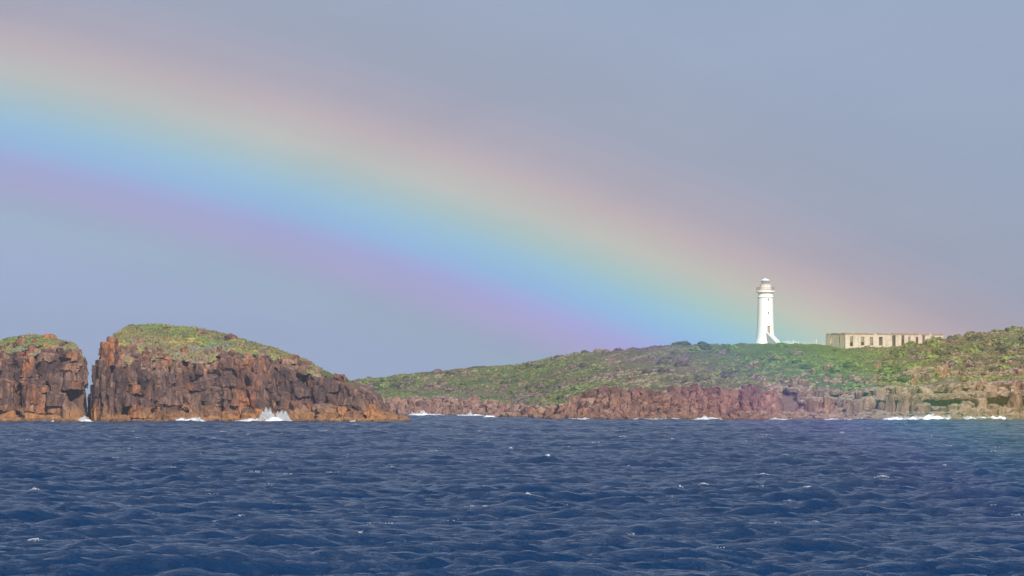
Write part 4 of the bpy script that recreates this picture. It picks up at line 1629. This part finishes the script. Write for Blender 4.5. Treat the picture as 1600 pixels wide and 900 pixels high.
surf(1490, 1584, 1229, [(1515, 0.5, 12), (1550, 0.4, 10), (1566, 0.5, 5)], 'long white surf at the right end of the ledge', 0.5, 3, 1.4)



def whitecap(px, py, wpx, hm, label):
    Y = F * H / (py - HOR)
    x = (px - 800) / F * Y
    m_ = (np.abs(SEA[:, 0] - x) < 1.2) & (np.abs(SEA[:, 1] - Y) < 0.02 * Y)
    c = SEA[m_]
    q = c[c[:, 2].argmax()]
    w = wpx / F * Y / 2
    hm *= 0.4
    m_ = 46
    u = np.clip(rng.normal(0, 0.45, m_), -1, 1)
    e = (1 - u * u) * np.clip(0.6 + 1.2 * fbm(np.stack([u * 3, np.full(m_, px), np.full(m_, py)], 1), 12, 2), 0, 2)
    c0 = np.stack([u * w, rng.normal(0, 0.45, m_), rng.random(m_) ** 1.5 * hm * e + 0.01 - 0.08 * np.abs(u)], 1)
    V, Fc = drops(c0, rng.uniform(0.005, 0.016, m_) * (Y / 250) ** 0.5, (1.8, 1.2, 0.8))
    o = mesh_np('whitecap', V, Fc, M['surf'], kind='stuff')
    o.location = tuple(float(t_) for t_ in q)
    o['label'] = label
    o['category'] = 'whitecap'


for wc in ((60, 775, 22, 0.28, 'whitecap curling at the left of the picture'), (1190, 751, 26, 0.2, 'long whitecap below the right end of the red rocks'),
           (1386, 754, 26, 0.2, 'whitecap right of the middle of the sea'), (1033, 771, 8, 0.25, 'tiny pointed whitecap in the middle of the sea'),
           (1068, 770, 20, 0.2, 'whitecap just right of the tiny pointed one'), (852, 784, 12, 0.15, 'faint whitecap near the picture centre'),
           (984, 689, 14, 0.2, 'small whitecap close under the red rocks'),
           (1060, 688, 8, 0.25, 'fleck of foam close to the red rocks'), (1330, 679, 10, 0.25, 'fleck of foam off the left end of the ledge'),
                      (58, 853, 30, 0.10, 'foam patch on the swell at lower left'), (812, 709, 6, 0.2, 'single foam fleck near the centre of the sea')):
    whitecap(*wc)

def foam_flecks(n):
    C, S = [], []
    for _ in range(n):
        py = rng.uniform(668, 880) if rng.random() < 0.75 else rng.uniform(664, 720)
        px = rng.uniform(-60, 1660)
        Y = F * H / (py - HOR)
        x = (px - 800) / F * Y
        m_ = (np.abs(SEA[:, 0] - x) < 0.004 * Y) & (np.abs(SEA[:, 1] - Y) < 0.02 * Y)
        if not m_.any():
            continue
        c = SEA[m_]
        q = c[c[:, 2].argmax()]
        k_ = rng.integers(5, 22)
        w = rng.uniform(1.5, 7) / F * Y
        C.append(q + np.stack([rng.normal(0, w, k_), rng.normal(0, 0.4, k_), rng.random(k_) * 0.06 + 0.005], 1))
        S.append(rng.uniform(0.004, 0.012, k_) * (Y / 250) ** 0.6)
    V, f = drops(np.concatenate(C), np.concatenate(S), (2.2, 1.2, 0.7))
    o = mesh_np('foam_flecks', V, f, M['surf'], kind='stuff')
    o['label'] = 'scattered tiny flecks of foam on the wave crests'
    o['category'] = 'foam'


foam_flecks(70)

# ------------------------------------------------------------------ haze and rain in the air
m = bpy.data.materials.new('rain_haze')
m.use_nodes = True
nt = m.node_tree
for n in list(nt.nodes):
    nt.nodes.remove(n)
k = N(nt)
out = k.add('ShaderNodeOutputMaterial')
pv = k.add('ShaderNodeVolumePrincipled')
pv.inputs['Density'].default_value = 1.1e-4
pv.inputs['Anisotropy'].default_value = -0.45
g = k.add('ShaderNodeNewGeometry')
# raindrops send each colour back at its own angle from the antisolar point
t = bow_param(k, k.vmath('SCALE', g.outputs['Incoming']))
sc_node = nt.nodes[-1]
base = (0.29, 0.32, 0.41)
VS = lambda c: tuple(b + (q - b) * 0.88 for q, b in zip(c, base))
bow = k.ramp(t, [(a_, VS(c_)) for a_, c_ in [
    (0.0, base), (A(39.6), (0.31, 0.34, 0.44)), (A(40.1), (0.33, 0.35, 0.46)), (A(40.40), (0.50, 0.36, 0.70)), (A(40.65), (0.50, 0.42, 1.0)), (A(40.88), (0.28, 0.58, 1.0)),
    (A(41.10), (0.27, 0.75, 0.82)), (A(41.35), (0.46, 0.88, 0.46)), (A(41.62), (0.72, 0.74, 0.36)), (A(41.95), (0.66, 0.46, 0.37)), (A(42.3), (0.46, 0.37, 0.40)), (A(42.9), (0.32, 0.33, 0.41)), (1.0, base)]])
k.link(bow, pv.inputs['Color'])
k.link(pv.outputs[0], out.inputs['Volume'])
for n in nt.nodes:
    if n.bl_idname == 'ShaderNodeVectorMath' and n.operation == 'SCALE':
        n.inputs['Scale'].default_value = -1.0
m.cycles.homogeneous_volume = True
hz = MB().box(-2900, 2900, -500, 3100, -4.2, 52).build('haze', m)
hz['kind'] = 'stuff'
hz['label'] = 'thin rain haze with the rainbow in front of the headland'
hz['category'] = 'haze'
